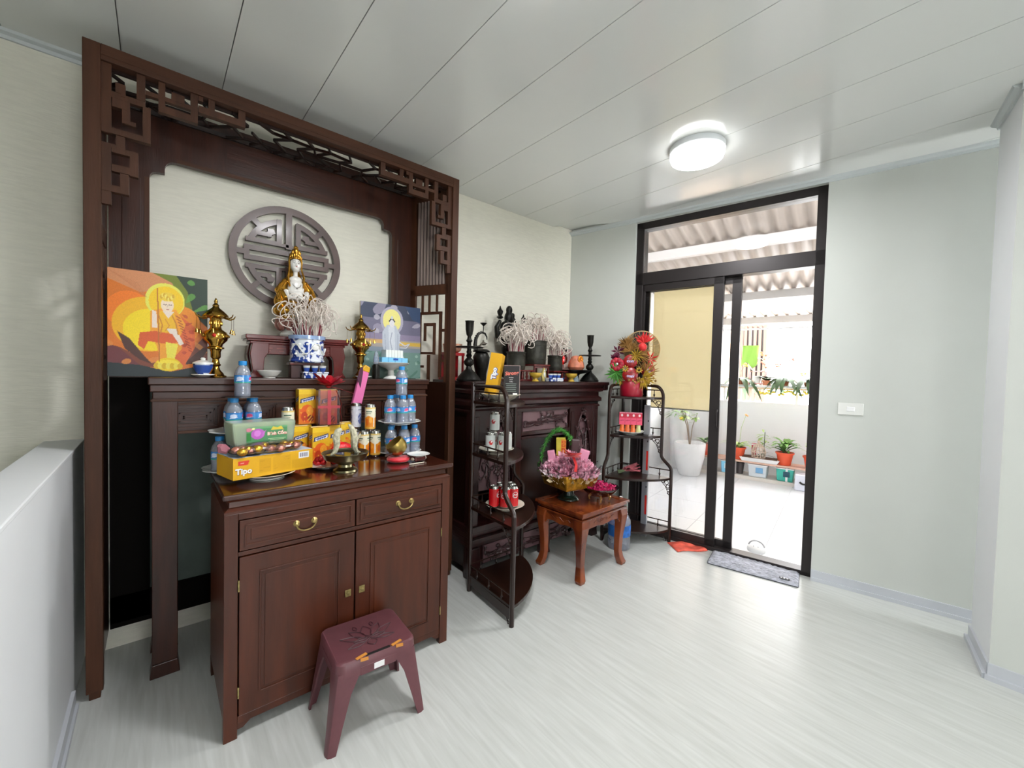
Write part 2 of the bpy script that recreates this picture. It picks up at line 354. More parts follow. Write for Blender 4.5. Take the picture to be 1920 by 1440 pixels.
MB().tube([(.152, 1.04, 1.072), (.152, 1.545, 1.072)], .006, 6).build('bottom_bar', MATS['pale_metal'], bl)
# switch
sw = thing('light_switch', 'small white wall switch plate on the wall right of the sliding door', 'switch', W(.196, 0, 1.164), TH)
MB().box(-.009, 0, -.064, .064, -.038, .038).build('plate', PORC, sw, bevel=.003); MB().box(-.013, -.008, -.02, .02, -.014, .014).build('rocker', WHT, sw, bevel=.002)
# ceiling lamps; the two behind the viewer are added to light the room
LAMPM = mat('lit_lamp_diffuser', '#ffffff', .3, emit=9.0)
lamp0 = None
for k, (lx, ly, lab) in enumerate(((2.37, 1.17, 'round white ceiling lamp, lit, near the sliding door'), (.79, .93, 'lit round ceiling lamp at the top edge of the view, nearer the altar screen'), (1.25, -.75, 'added unseen ceiling lamp behind the viewer, nearer the middle'), (2.2, -2.2, 'added unseen ceiling lamp behind the viewer, towards the right wall'))):
    if lamp0 is None:
        t = thing('ceiling_lamp', lab, 'lamp', (lx, ly, 2.672), 0); lamp0 = t
        MB().lathe([(.148, 0), (.15, -.02), (.15, -.03), (.146, -.034)], 40).build('lamp_base', mat('white_lamp_rim', '#e2e6e8', .3), t, True)
        MB().lathe([(.143, -.034), (.146, -.05), (.14, -.068), (.11, -.077), (0, -.079)], 40).build('lamp_diffuser', LAMPM, t, True)
    else: copy_tree(lamp0, (lx, ly, 2.672), label=lab)

# ------------------------------------------------------------------ balcony
TILE = mat('white_floor_tile', '#dfe2e6', .25, var=.01)
TILEB = mat('grout', '#b9bcc0', .7)
bf = MB().prism([W(-2.2, .14)[:2], W(-2.2, 3.5)[:2], W(2.4, 3.5)[:2], W(2.4, .14)[:2]], -.06, -.024).build('floor_balcony', TILEB); struct(bf)
tl = None
for i in range(-4, 4):
    for j in range(0, 6):
        s0, n0 = .08 + i * .6, .14 + j * .6
        n1 = min(n0 + .597, 3.5); s1 = s0 + .597
        if n0 >= 3.45: continue
        MB().prism([W(s0, n0)[:2], W(s0, n1)[:2], W(s1, n1)[:2], W(s1, n0)[:2]], -.024, -.02).build('tile', TILE, bf)
struct(MB().hexa(dwall(-2.3, 2.5, -.05, 1.0, 3.42, 3.54)).build('wall_parapet', WHITEP))
struct(MB().hexa(dwall(2.38, 2.5, -.05, 2.9, .14, 3.54)).build('wall_balcony_left', WHITEP))
struct(MB().hexa(dwall(-2.4, -2.28, -.05, 2.9, .14, 3.54)).build('wall_balcony_right', WHITEP))
# corrugated roof
rf = MB(); nseg = 180; amp = .024
sv = [(-2.4 + 5.0 * i / nseg) for i in range(nseg + 1)]
vs = []; 
for s_ in sv:
    h_ = amp * math.cos(2 * PI * s_ / .135)
    for n_ in (.10, 1.9, 3.75): p = W(s_, n_, 3.06 - .22 * n_ + h_); vs.append(p)
rf.add(vs, [(i * 3 + k, i * 3 + k + 1, (i + 1) * 3 + k + 1, (i + 1) * 3 + k) for i in range(nseg) for k in range(2)])
o = rf.build('balcony_roof', mat('corrugated_roof_sheet', '#b4a89f', .5, 0), None, 2, solid=.002); tag(o, 'corrugated metal roof sheet over the balcony outside', 'roof')
for n_, lab in ((1.3, 'grey steel beam under the balcony roof, nearest the door'), (2.67, 'second grey steel beam under the balcony roof'), (3.6, 'grey beam along the outer edge of the balcony roof')):
    z_ = 3.035 - .22 * n_
    q = [W(-2.3, n_ - .03), W(2.4, n_ - .03), W(2.4, n_ + .03), W(-2.3, n_ + .03)]
    o = MB().hexa([(p[0], p[1], z_ - .1) for p in q] + [(p[0], p[1], z_ + .0) for p in q]).build('roof_beam', mat('grey_steel', '#b9b6b4', .5), None); tag(o, lab, 'beam', 'beams under the balcony roof')
for z_, n_, rr, lab in ((1.23, 3.36, .018, 'white rail just above the balcony parapet'), (2.04, 3.3, .013, 'thin white rail high above the balcony parapet')):
    o = MB().tube([W(-2.2, n_, z_), W(2.36, n_, z_)], rr, 10).build('railing', mat('white_painted_metal', '#dadde0', .4), None, True); tag(o, lab, 'rail')
# ------------------------------------------------------------------ carved altar screen
scr = thing('altar_screen', 'tall dark red-brown wooden altar screen with fretwork corners around the Buddhist altar', 'altar screen', (0, 0, 0))
XL, XR, YF, ZT = -.163, 1.43, 2.283, 2.572
def post(x0, x1):
    p = MB().box(x0, x1, YF, YF + .045, .03, ZT).box(x0 + .008, x1 - .008, YF + .006, YF + .04, 0, .03)
    o = p.build('post', SWOOD, scr, bevel=.003); return o
post(XL - .05, XL); post(XR, XR + .045)
MB().box(XL - .006, XL - .001, YF - .002, YF + .002, .1, ZT - .06).build('post_bead', SWOOD, scr)
MB().box(XL, XR, YF, YF + .045, 2.512, ZT).box(XL, XR, YF - .003, YF, 2.53, 2.534).build('top_rail', SWOODH, scr, bevel=.002)
# fretwork: (u0,u1,z0,z1), u measured inwards from the post
FRET = [(.0, .029, 2.245, 2.515), (.029, .129, 2.386, 2.41), (.102, .129, 2.41, 2.515), (.04, .07, 2.41, 2.449), (.055, .07, 2.40, 2.449), (.12, .146, 2.245, 2.39),
        (.0, .146, 2.245, 2.27), (.058, .084, 2.298, 2.364), (.03, .084, 2.35, 2.386), (.06, .10, 2.298, 2.315), (.041, .068, 2.195, 2.245), (.0, .041, 2.19, 2.207), (0, .028, 1.968, 2.2),
        (.028, .108, 2.174, 2.197), (.081, .108, 2.097, 2.197), (.028, .108, 2.10, 2.13), (.052, .08, 2.018, 2.10), (.0, .08, 2.018, 2.047),
        (.169, .191, 2.42, 2.515), (.129, .30, 2.44, 2.458), (.169, .30, 2.39, 2.42), (.274, .30, 2.39, 2.515), (.21, .255, 2.452, 2.487), (.30, .318, 2.49, 2.515), (.335, .36, 2.44, 2.515), (.30, .46, 2.44, 2.472), (.445, .475, 2.44, 2.515)]
for side in (0, 1):
    for fk, (u0, u1, z0, z1) in enumerate(FRET):
        x0, x1 = (XL + u0, XL + u1) if side == 0 else (XR - u1, XR - u0)
        j_ = .0005 * (fk % 9); MB().box(x0 + j_ * .3, x1 - j_ * .3, YF + .012 - j_, YF + .034 + j_, z0 + j_ * .4, z1 - j_ * .4).build('fret_bar', SWOOD, scr)
# cracked-ice lattice as the canopy
rnd = random.Random(5)
cx0, cx1, cy0, cy1, cz = XL, XR, YF + .045, 2.60, 2.50
rows, cols = 4, 15; P = {}
for j in range(rows + 1):
    for i in range(cols + 1):
        x = cx0 + (cx1 - cx0) * (i + (.5 if j % 2 else 0)) / cols; y = cy0 + (cy1 - cy0) * j / rows
        if 0 < j < rows: x += rnd.uniform(-.025, .025); y += rnd.uniform(-.016, .016)
        P[i, j] = (min(max(x, cx0), cx1), y, cz)
def bar(a_, b_, r_=.0048):
    a_ = Vector(a_); b_ = Vector(b_); d = (b_ - a_); 
    if d.length < .02: return
    d.normalize(); nrm = Vector((-d.y, d.x, 0)) * r_; h_ = Vector((0, 0, .012))
    MB().hexa([tuple(a_ - nrm), tuple(b_ - nrm), tuple(b_ + nrm), tuple(a_ + nrm)] + [tuple(q + h_) for q in (a_ - nrm, b_ - nrm, b_ + nrm, a_ + nrm)]).build('lattice_bar', RWOOD, scr)
for j in range(rows + 1):
    for i in range(cols):
        if 0 < j < rows and rnd.random() < .6: bar(P[i, j], P[i + 1, j])
for j in range(rows):
    for i in range(cols + 1):
        if j % 2 == 0:
            if rnd.random() < .92: bar(P[i, j], P[i, j + 1])
            if i > 0 and rnd.random() < .35: bar(P[i, j], P[i - 1, j + 1])
        else:
            if rnd.random() < .92: bar(P[i, j], P[i, j + 1])
            if i < cols and rnd.random() < .35: bar(P[i, j], P[i + 1, j + 1])
for yy in (YF + .05, 2.597): MB().box(cx0, cx1, yy - .006, yy + .006, cz, cz + .02).build('lattice_bar', RWOOD, scr)
# back frame with scalloped upper corners
ox0, ox1, zt, zs = -.025, 1.168, 2.312, 2.222
arc = lambda cx, cy, r_, a0, a1, n=6: [(cx + r_ * math.cos(R(a0 + (a1 - a0) * k / n)), cy + r_ * math.sin(R(a0 + (a1 - a0) * k / n))) for k in range(n + 1)]
lc = [(ox0, .14), (ox0, zs - .01)] + arc(ox0 + .03, zs - .005, .03, 180, 90) + [(ox0 + .055, zs + .028)] + [(ox0 + .055, zs + .035)] + arc(ox0 + .095, zt - .04, .04, 180, 90) 
rc = [(ox1 - (x - ox0), z) for x, z in lc][::-1]
MB().prism([(XL, 1.28), (ox0, 1.28)] + lc[1:] + [(ox0 + .3, zt), (ox0 + .3, 2.56), (XL, 2.56)], 2.602, 2.632, 'y').build('back_stile', DWOOD, scr); BST = mat('black_wood_and_shade', '#0d0907', .75, spec=.1); MB().box(XL, ox0, 2.602, 2.632, .14, 1.28).build('lower_shade_panel', BST, scr)  # lower panel coloured near-black to stand in for deep shade beside the altar
MB().box(ox0, 1.168, 2.618, 2.63, .265, 1.24).build('added_shade_board', mat('shaded_wall_grey_green', '#66716b', .7, var=.08, spec=.2), scr)  # added board, its dark colour stands for the wall in shadow under the altar
MB().prism([(1.315, .14), (1.315, 2.56), (ox1 - .3, 2.56), (ox1 - .3, zt)] + rc, 2.602, 2.632, 'y').build('back_stile', DWOOD, scr)
MB().box(ox0 + .3, ox1 - .3, 2.602, 2.632, zt, 2.56).build('back_header', DWOODH, scr)
MB().box(ox0 + .1, ox1 - .1, 2.597, 2.602, zt, zt + .018).build('header_bead', SWOODH, scr)
for x0, x1 in ((ox0 - .018, ox0), (ox1, ox1 + .018)): MB().box(x0, x1, 2.597, 2.602, 1.3, zs - .01).build('stile_bead', SWOOD, scr)
MB().box(-.12, ox0 - .03, 2.598, 2.602, 1.6, 2.2).build('stile_panel', DWOOD, scr, bevel=.003); MB().box(ox1 + .04, ox1 + .12, 2.598, 2.602, 1.35, 2.2).build('stile_panel', DWOOD, scr, bevel=.003)
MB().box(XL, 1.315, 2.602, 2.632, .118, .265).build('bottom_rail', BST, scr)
# side panels: the right one runs obliquely to the back frame, the left one is seen edge-on
SLAT = mat('grey_brown_slat', '#94847d', .4)
for side in (0, 1):
    ox, oy, ang, Lp = (XL - .004, YF + .046, 0, .272) if side == 0 else (XR + .004, YF + .046, R(25.0), .302)
    def B(): return MB().at(ox, oy, 0, rz=ang)
    t0, t1 = (-.022, 0) if side == 0 else (0, .022)
    B().box(t0, t1, 0, Lp, .12, 1.27).build('lower_panel', RWOOD, scr)
    B().box(t0, t1, 0, Lp, 1.845, 1.91).build('mid_rail', SWOOD, scr, bevel=.002)
    B().box(t0, t1, 0, Lp, 2.46, 2.56).build('upper_rail', SWOOD, scr)
    B().box(t0, t1, Lp - .04, Lp, 1.27, 2.5).build('inner_stile', SWOOD, scr); B().box(t0, t1, 0, .022, 1.27, 2.5).build('outer_stile', SWOOD, scr)
    for k in range(9):
        yy = .032 + k * .0252; B().box(t0 - .004, t0 + .012, yy, yy + .0095, 1.91, 2.46).build('slat', SLAT, scr)
    B().box(t1 - .006, t1 - .003, 0, Lp, 1.91, 2.46).build('slat_backing', RWOOD, scr)
    for fk, (ya, yb, za, zb) in enumerate(((.20, .212, 1.72, 1.845), (.145, .157, 1.73, 1.845), (.085, .097, 1.735, 1.845), (.05, .235, 1.715, 1.735), (.05, .07, 1.30, 1.735), (.215, .235, 1.45, 1.735),
                             (.10, .235, 1.45, 1.47), (.10, .115, 1.45, 1.66), (.10, .19, 1.64, 1.66), (.175, .19, 1.54, 1.66), (.02, .07, 1.60, 1.62), (.14, .16, 1.27, 1.45), (.19, .265, 1.36, 1.38), (.02, .07, 1.40, 1.42))):
        j_ = .0004 * (fk % 7); B().box(t0 + .004 + j_, t1 - .004 - j_, ya, yb, za + j_, zb - j_).build('fret_bar', SWOOD, scr)
# ------------------------------------------------------------------ longevity disc on the wall
DC = (.567, 1.957); DR = .283
JT = [0]
disc = thing('carved_wall_disc', 'round dark wooden openwork disc with a key-fret symbol hung on the wall behind the statue', 'wall ornament', (DC[0], 2.635, DC[1]))
DW = mat('grey_brown_disc_wood', '#54403b', .38, var=.15, scale=9, coat=.15)
def ring(r0, r1, a0, a1, nm='fret'):
    n = max(3, int(abs(a1 - a0) / 5)); pts = [(r1 * math.cos(R(a0 + (a1 - a0) * k / n)), r1 * math.sin(R(a0 + (a1 - a0) * k / n))) for k in range(n + 1)] + [(r0 * math.cos(R(a1 - (a1 - a0) * k / n)), r0 * math.sin(R(a1 - (a1 - a0) * k / n))) for k in range(n + 1)]
    JT[0] += 1; j_ = .0004 * (JT[0] % 7); return MB().prism(pts, -.012 - j_, .012 + j_ * .3, 'y').build(nm, DW, disc)
for q in range(4): ring(DR - .036, DR, q * 90, q * 90 + 90, 'rim')
def dbar(x0, x1, z0, z1): JT[0] += 1; j_ = .0004 * (JT[0] % 7); MB().box(x0 + j_ * .3, x1 - j_ * .3, -.0125 - j_, .012 + j_ * .3, z0 + j_ * .3, z1 - j_ * .3).build('fret', DW, disc)
dbar(-.016, .016, .05, DR - .03); dbar(-.016, .016, -DR + .03, -.05)
for sx in (-1, 1):
    X = lambda a_, b_: (min(sx * a_, sx * b_), max(sx * a_, sx * b_))
    for z0, z1 in ((.013, .04), (-.04, -.013)): dbar(*X(0, .205), z0, z1)
    dbar(*X(.19, .215), -.04, .04); dbar(*X(.21, .25), -.014, .014)
    for sz in (-1, 1):
        Z = lambda a_, b_: (min(sz * a_, sz * b_), max(sz * a_, sz * b_))
        # fan-shaped spiral of each quadrant
        dbar(*X(.035, .208), *Z(.058, .083)); dbar(*X(.035, .062), *Z(.058, .205))
        a0, a1 = 20, 80
        def sring(r0, r1, a_, b_):
            aa = [a_, b_]; aa = [x if sx > 0 else 180 - x for x in aa]; aa = [x if sz > 0 else -x for x in aa]; ring(r0, r1, aa[0], aa[1])
        sring(.184, .212, 20, 79); sring(.205, .26, 43, 50)
        dbar(*X(.085, .162), *Z(.10, .122)); dbar(*X(.085, .105), *Z(.10, .145)); sring(.140, .165, 44, 62)
        dbar(*X(.0, .04), *Z(.058, .075))
# ------------------------------------------------------------------ upper altar table
alt = thing('altar_table', 'tall dark brown wooden altar table with carved key-fret apron inside the screen', 'altar table', (0, 0, 0))
ax0, ax1, ay0, ay1 = -.028, 1.28, 2.276, 2.596
MB().box(ax0, ax1, ay0, ay1, 1.258, 1.288).build('table_top', DWOODH, alt, bevel=.004)
MB().box(ax0 + .006, ax1 - .006, ay0 + .01, ay1, 1.228, 1.258).box(ax0 + .014, ax1 - .014, ay0 + .018, ay1, 1.195, 1.228).build('cornice', DWOODH, alt, bevel=.003)
MB().box(ax0 + .008, ax1 - .008, ay0 + .006, ay0 + .02, 1.186, 1.196).build('moulding', SWOODH, alt, bevel=.002)
for x0, x1 in ((ax0 + .012, ax0 + .098), (ax1 - .098, ax1 - .012)):
    for y0 in (ay0 + .012, ay1 - .09):
        MB().box(x0, x1, y0, y0 + .075, .03, 1.2).prism([(x0 - .008, 0), (x1 + .008, 0), (x1, .06), (x0, .06)], y0 - .006, y0 + .08, 'y').build('leg', DWOOD, alt, bevel=.003)
MB().box(ax0 + .098, ax1 - .098, ay0 + .02, ay0 + .04, 1.045, 1.195).build('apron', DWOODH, alt)
MB().box(ax0 + .098, ax1 - .098, ay0 + .012, ay0 + .022, 1.045, 1.056).box(ax0 + .098, ax1 - .098, ay0 + .012, ay0 + .022, 1.17, 1.18).build('apron_bead', SWOODH, alt)
for k in range(5):
    cx = .13 + k * .235
    for d in (0, .014, .028, .042):
        for seg in ((cx - .085 + d, cx + .085 - d, 1.158 - d, 1.164 - d), (cx - .085 + d, cx + .085 - d, 1.066 + d, 1.072 + d)):
            if seg[3] > seg[2] and (1.158 - d) > (1.072 + d): MB().box(seg[0], seg[1], ay0 + .013, ay0 + .021, seg[2], seg[3]).build('key_fret', DWOODH, alt)
        if (1.158 - d) > (1.072 + d):
            for x in (cx - .085 + d, cx + .079 - d): MB().box(x, x + .006, ay0 + .013, ay0 + .021, 1.066 + d, 1.164 - d).build('key_fret', DWOODH, alt)
MB().box(ax0 + .02, ax1 - .02, ay1 - .03, ay1 - .01, 1.05, 1.2).build('back_apron', DWOODH, alt)
for x0, x1 in ((ax0 + .02, ax0 + .04), (ax1 - .04, ax1 - .02)): MB().box(x0, x1, ay0 + .08, ay1 - .09, 1.05, 1.2).build('side_apron', DWOOD, alt)
# ------------------------------------------------------------------ front cabinet
cab = thing('altar_cabinet', 'dark brown wooden cabinet with two drawers and two doors in front of the altar table', 'cabinet', (0, 0, 0))
c0, c1, cy, cyb = .178, 1.098, 1.73, 2.20
CW = mat('warm_dark_cabinet_wood', '#48200f', .36, var=.25, scale=4, stretch=(5, 5, .5), bump=.08, bscale=40, coat=.1, spec=.4)
CWH = mat('warm_dark_cabinet_wood_horizontal', '#48200f', .32, var=.25, scale=4, stretch=(.5, 5, 5), bump=.08, bscale=40, coat=.15, spec=.4)
CWT = mat('glossy_cabinet_top_wood', '#3e1c12', .16, var=.25, scale=4, stretch=(.5, 5, 5), coat=.6)
MB().box(c0 - .004, c1 + .014, cy - .005, cyb + .05, .872, .892).build('cabinet_top', CWT, cab, bevel=.005)
cv = MB(); pr = [(0, .822), (.0, .83), (.016, .842), (.018, .86), (.004, .872)]
for i in range(len(pr) - 1):
    (o0, z0), (o1, z1) = pr[i], pr[i + 1]
    cv.hexa([(c0 + o0, cy + o0, z0), (c1 - o0, cy + o0, z0), (c1 - o0, cyb, z0), (c0 + o0, cyb, z0), (c0 + o1, cy + o1, z1), (c1 - o1, cy + o1, z1), (c1 - o1, cyb, z1), (c0 + o1, cyb, z1)])
cv.build('cove_moulding', CWH, cab)
body = MB().box(c0 + .001, c0 + .03, cy + .03, cyb, .07, .822).box(c1 - .03, c1 - .001, cy + .03, cyb, .07, .822).box(c0 + .03, c1 - .03, cyb - .02, cyb, .07, .822).box(c0 + .03, c1 - .03, cy + .03, cyb - .02, .07, .09)
body.build('carcass', CW, cab)
frm = MB().box(c0, c0 + .042, cy, cy + .03, 0, .822).box(c1 - .042, c1, cy, cy + .03, 0, .822).box(c0 + .042, c1 - .042, cy, cy + .03, .797, .822).box(c0 + .042, c1 - .042, cy + .004, cy + .028, .664, .68).box(c0 + .042, c1 - .042, cy + .004, cy + .028, .05, .078)
frm.build('face_frame', CW, cab, bevel=.002)
for x0 in (c0, c1 - .042): MB().box(x0, x0 + .042, cyb - .04, cyb, 0, .07).build('rear_leg', CW, cab)
MB().prism([(c0 + .042, .078), (c0 + .042, .03), (c0 + .06, .03), (c0 + .085, .05), (c1 - .085, .05), (c1 - .06, .03), (c1 - .042, .03), (c1 - .042, .078)], cy + .006, cy + .022, 'y').build('bottom_apron', CWH, cab)
xm = .6365
def panel_front(nm, x0, x1, z0, z1, bw, m_):
    o = MB().box(x0, x1, cy - .0, cy + .02, z0, z1)
    o = o.build(nm, m_, cab, bevel=.002)
    bb = MB()
    for q in ((x0 + bw, x1 - bw, z1 - bw - .006, z1 - bw), (x0 + bw, x1 - bw, z0 + bw, z0 + bw + .006), (x0 + bw, x0 + bw + .006, z0 + bw, z1 - bw), (x1 - bw - .006, x1 - bw, z0 + bw, z1 - bw)):
        bb.box(q[0], q[1], cy - .0045, cy + .001, q[2], q[3])
    bb.build('panel_bead', m_, o, bevel=.0015); MB().box(x0 + bw + .018, x1 - bw - .018, cy - .003, cy + .001, z0 + bw + .018, z1 - bw - .018).build('raised_field', m_, o, bevel=.0025)
    return o
for x0, x1 in ((c0 + .046, xm - .003), (xm + .003, c1 - .046)):
    dr = panel_front('drawer', x0, x1, .684, .794, .016, CWH)
    hx = (x0 + x1) / 2 + .012
    hd = MB()
    for sx in (-1, 1): hd.lathe([(0, -.001), (.010, 0), (.011, .004), (.006, .010), (.008, .015), (0, .017)], 12)
    hd = MB().at(hx - .032, cy, .745, rx=R(90)).lathe([(.011, 0), (.012, .003), (.006, .008), (.008, .016), (0, .018)], 12).at(hx + .032, cy, .745, rx=R(90)).lathe([(.011, 0), (.012, .003), (.006, .008), (.008, .016), (0, .018)], 12).at()
    hd.tube([(hx + .034 * math.cos(R(a_)), cy - .014, .742 + .026 * math.sin(R(a_))) for a_ in range(180, 361, 15)], .0032, 8)
    hd.build('bail_handle', mat('brass_bail', '#a08a58', .3, .9, var=.2, scale=60), dr, True)
for k, (x0, x1) in enumerate(((c0 + .046, xm - .003), (xm + .003, c1 - .046))):
    d_ = panel_front('door', x0, x1, .08, .66, .062, CW)
    kx = x1 - .026 if k == 0 else x0 + .026
    MB().box(kx - .012, kx + .012, cy - .005, cy, .392, .42).at(kx, cy - .004, .406, rx=R(90)).lathe([(.006, 0), (.006, .004), (0, .005)], 10).build('lock_plate', mat('worn_brass_plate', '#a59763', .35, .8, var=.3, scale=80), d_, bevel=.001)
    hx = x0 - .002 if k == 0 else x1 + .002
    for z in (.17, .56): MB().tube([(hx, cy - .003, z - .02), (hx, cy - .003, z + .02)], .003, 6).build('hinge', MATS['worn_brass_plate'], d_)
# ------------------------------------------------------------------ plastic stool
SPL = mat('maroon_plastic', '#653a40', .42, var=.05, scale=30)
st = thing('plastic_stool', 'small maroon plastic stool with a lotus relief, in front of the dark cabinet', 'stool', (.632, 1.577, 0), R(-3))
sw_, sd, sh = .147, .13, .30
def rrect(hx_, hy_, r_, n=4):
    return [p for (cx, cy_, a0) in ((hx_ - r_, hy_ - r_, 0), (-hx_ + r_, hy_ - r_, 90), (-hx_ + r_, -hy_ + r_, 180), (hx_ - r_, -hy_ + r_, 270)) for p in arc(cx, cy_, r_, a0, a0 + 90, n)]
so = rrect(sw_, sd, .03); o = MB()
n_ = len(so); ins = rrect(sw_ - .006, sd - .006, .026)
o.add([(x, y, sh) for x, y in ins] + [(x, y, sh - .006) for x, y in so] + [(x * 1.02, y * 1.02, sh - .05) for x, y in so] + [(x * .97, y * .97, sh - .05) for x, y in so] + [(x * .95, y * .95, sh - .008) for x, y in so],
      [tuple(range(n_)), tuple(range(4 * n_, 5 * n_))[::-1]] + [(k * n_ + i, (k + 1) * n_ + i, (k + 1) * n_ + (i + 1) % n_, k * n_ + (i + 1) % n_) for k in range(4) for i in range(n_)])
o.build('seat', SPL, st, True)
for k, (sx, sy) in enumerate(((1, 1), (-1, 1), (-1, -1), (1, -1))):
    lg = MB(); T = Vector((sx * (sw_ * 1.0), sy * (sd * 1.0), sh - .035)); Bt = Vector((sx * .185, sy * .148, 0)); wt, wb = .075, .032; th = .005
    def Lp(P_, wd, z_):
        # L-shaped section: outer corner at P_, arms running inwards along x and y
        x, y = P_.x, P_.y; rr = .018
        c_ = [(x - sx * wd, y), (x - sx * rr, y), (x - sx * rr * .3, y - sy * rr * .3), (x, y - sy * rr), (x, y - sy * wd), (x - sx * th * 1.5, y - sy * wd), (x - sx * (rr * .3 + th * 1.2), y - sy * (rr * .3 + th * 1.2)), (x - sx * wd, y - sy * th * 1.5)]
        return [(a_, b_, z_) for a_, b_ in c_]
    secs = []
    for t_, wd in ((0, .115), (.10, .078), (.3, .058), (.7, .042), (1, wb)):
        secs.append(Lp(T.lerp(Bt, t_), wd, (T.lerp(Bt, t_)).z))
    vs = [p for s_ in secs for p in s_]; m8 = 8
    lg.add(vs, [tuple(range(m8)), tuple(range(4 * m8, 5 * m8))[::-1]] + [(q * m8 + i, (q + 1) * m8 + i, (q + 1) * m8 + (i + 1) % m8, q * m8 + (i + 1) % m8) for q in range(4) for i in range(m8)])
    lg.build('leg', SPL, st, True)
for (x0, x1, y0, y1) in ((-sw_ + .08, sw_ - .08, -sd - .003, -sd + .003), (-sw_ + .08, sw_ - .08, sd - .003, sd + .003), (-sw_ - .003, -sw_ + .003, -sd + .06, sd - .06), (sw_ - .003, sw_ + .003, -sd + .06, sd - .06)):
    MB().box(x0, x1, y0, y1, sh - .062, sh - .03).build('skirt', SPL, st, bevel=.002)
SPR = mat('maroon_plastic_relief', '#3e1a20', .45)
lot = MB()
def petal(cx, cy_, ln, wd, ang):
    pts = []
    for k in range(13):
        t_ = k / 12; pts.append((t_ * ln, wd * math.sin(PI * t_) * (1 - .25 * t_)))
    for k in range(12, -1, -1): t_ = k / 12; pts.append((t_ * ln, -wd * math.sin(PI * t_) * (1 - .25 * t_)))
    ca, sa = math.cos(R(ang)), math.sin(R(ang)); return [(cx + x * ca - y * sa, cy_ + x * sa + y * ca, sh + .001) for x, y in pts]
for (cx, cy_, ln, wd, an) in ((0, -.02, .075, .022, 90), (-.01, -.025, .085, .018, 125), (.01, -.025, .085, .018, 55), (-.012, -.03, .10, .016, 152), (.012, -.03, .10, .016, 28), (0, -.03, .06, .016, 180), (0, -.03, .06, .016, 0), (-.02, -.045, .07, .012, 188), (.02, -.045, .07, .012, -8), (0, -.04, .04, .02, 270), (-.03, .04, .03, .008, 100), (.03, .04, .03, .008, 80)):
    lot.tube(petal(cx, cy_, ln, wd, an)[:-1], .0022, 4, closed=True)
lot.build('lotus_relief', SPR, st, True)
MB().box(-.045, .045, -sd + .004, -sd + .014, sh - .002, sh + .0008).build('hand_slot', mat('deep_slot', '#120a0b', .6), st)
MB().box(-.018, .02, -sd - .005, -sd - .0035, sh - .055, sh - .034).build('sticker', WHT, st)
TAPE = mat('orange_tape', '#d08a3c', .4)
for x in (-.062, .07): MB().at(x, -sd + .008, sh + .002, rz=R(15)).box(-.02, .022, -.005, .006, -.001, .002).at(x + .01, -sd, sh - .0, rz=R(-10)).box(-.015, .012, -.008, -.002, -.008, .001).build('tape_patch', TAPE, st)
# ------------------------------------------------------------------ second altar (right)
A2 = thing('carved_altar', 'dark rosewood altar with carved branch panel and heavy mouldings between the two corner racks', 'altar table', (0, 0, 0))
bx0, bx1, by0, by1 = 1.50, 2.86, 2.14, 2.62
MB().box(bx0, bx1 + .05, by0 - .02, by1, 1.255, 1.282).build('altar_top', BWOOD, A2, bevel=.005)
prof = [(.0, 1.255), (.012, 1.235), (.004, 1.225), (.004, 1.205), (.03, 1.195), (.03, 1.165), (.012, 1.15), (.012, 1.125), (.032, 1.115), (.032, 1.1), (.022, 1.09), (.022, 1.078)]
mo = MB()
for i in range(len(prof) - 1):
    (o0, z0), (o1, z1) = prof[i + 1], prof[i]
    mo.hexa([(bx0 + o0, by0 + o0, z0), (bx1 - o0, by0 + o0, z0), (bx1 - o0, by1, z0), (bx0 + o0, by1, z0), (bx0 + o1, by0 + o1, z1), (bx1 - o1, by0 + o1, z1), (bx1 - o1, by1, z1), (bx0 + o1, by1, z1)])
mo.build('moulded_frieze', BWOOD, A2, True)
for x0, x1 in ((bx0 + .03, bx0 + .10), (1.89, 1.965), (2.475, 2.53), (bx1 - .11, bx1 - .03)):
    MB().box(x0, x1, by0 + .03, by0 + .09, .05, 1.08).box(x0 + .012, x1 - .012, by0 + .022, by0 + .03, .3, 1.05).build('post', BWOOD, A2, bevel=.004)
CARV = mat('carved_rosewood_relief', '#3a2224', .3, var=.3, scale=30, coat=.4)
def carved(x0, x1, z0, z1, y, seed, nm='carved_panel'):
    MB().box(x0, x1, y, y + .015, z0, z1).build(nm, mat('carving_ground', '#6a4e52', .4), A2)
    rr = random.Random(seed); c_ = MB(); xm_, zm = (x0 + x1) / 2, (z0 + z1) / 2
    for k in range(17):
        x, z = xm_ + (k / 16 - .5) * .8 * (x1 - x0), zm
        x, z = x + rr.uniform(-.1, .1) * (x1 - x0), zm + rr.uniform(-.2, .2) * (z1 - z0); a_ = rr.uniform(0, 2 * PI) if z1 - z0 > .25 else rr.choice((0, PI)) + rr.uniform(-.5, .5); pts = []
        for s_ in range(9):
            pts.append((x, y - .006 - .004 * math.sin(s_), z)); a_ += rr.uniform(-.55, .55); x += math.cos(a_) * (x1 - x0) * .055; z += math.sin(a_) * (z1 - z0) * .09
            x = min(max(x, x0 + .012), x1 - .012); z = min(max(z, z0 + .012), z1 - .012)
            if s_ % 2: c_.ell((x, y - .008, z), (rr.uniform(.006, .014), .007, rr.uniform(.005, .011)), 7, 4)
        c_.tube(pts, [.007 - .0005 * i for i in range(9)], 5)
    for k in range(5): c_.ell((xm_ + rr.uniform(-.12, .12) * (x1 - x0), y - .007, zm + rr.uniform(-.3, .3) * (z1 - z0)), (.018, .012, .014), 8, 5)
    stuff(c_.build('relief_carving', CARV, A2, True))
carved(1.985, 2.455, .925, 1.065, by0 + .04, 3)
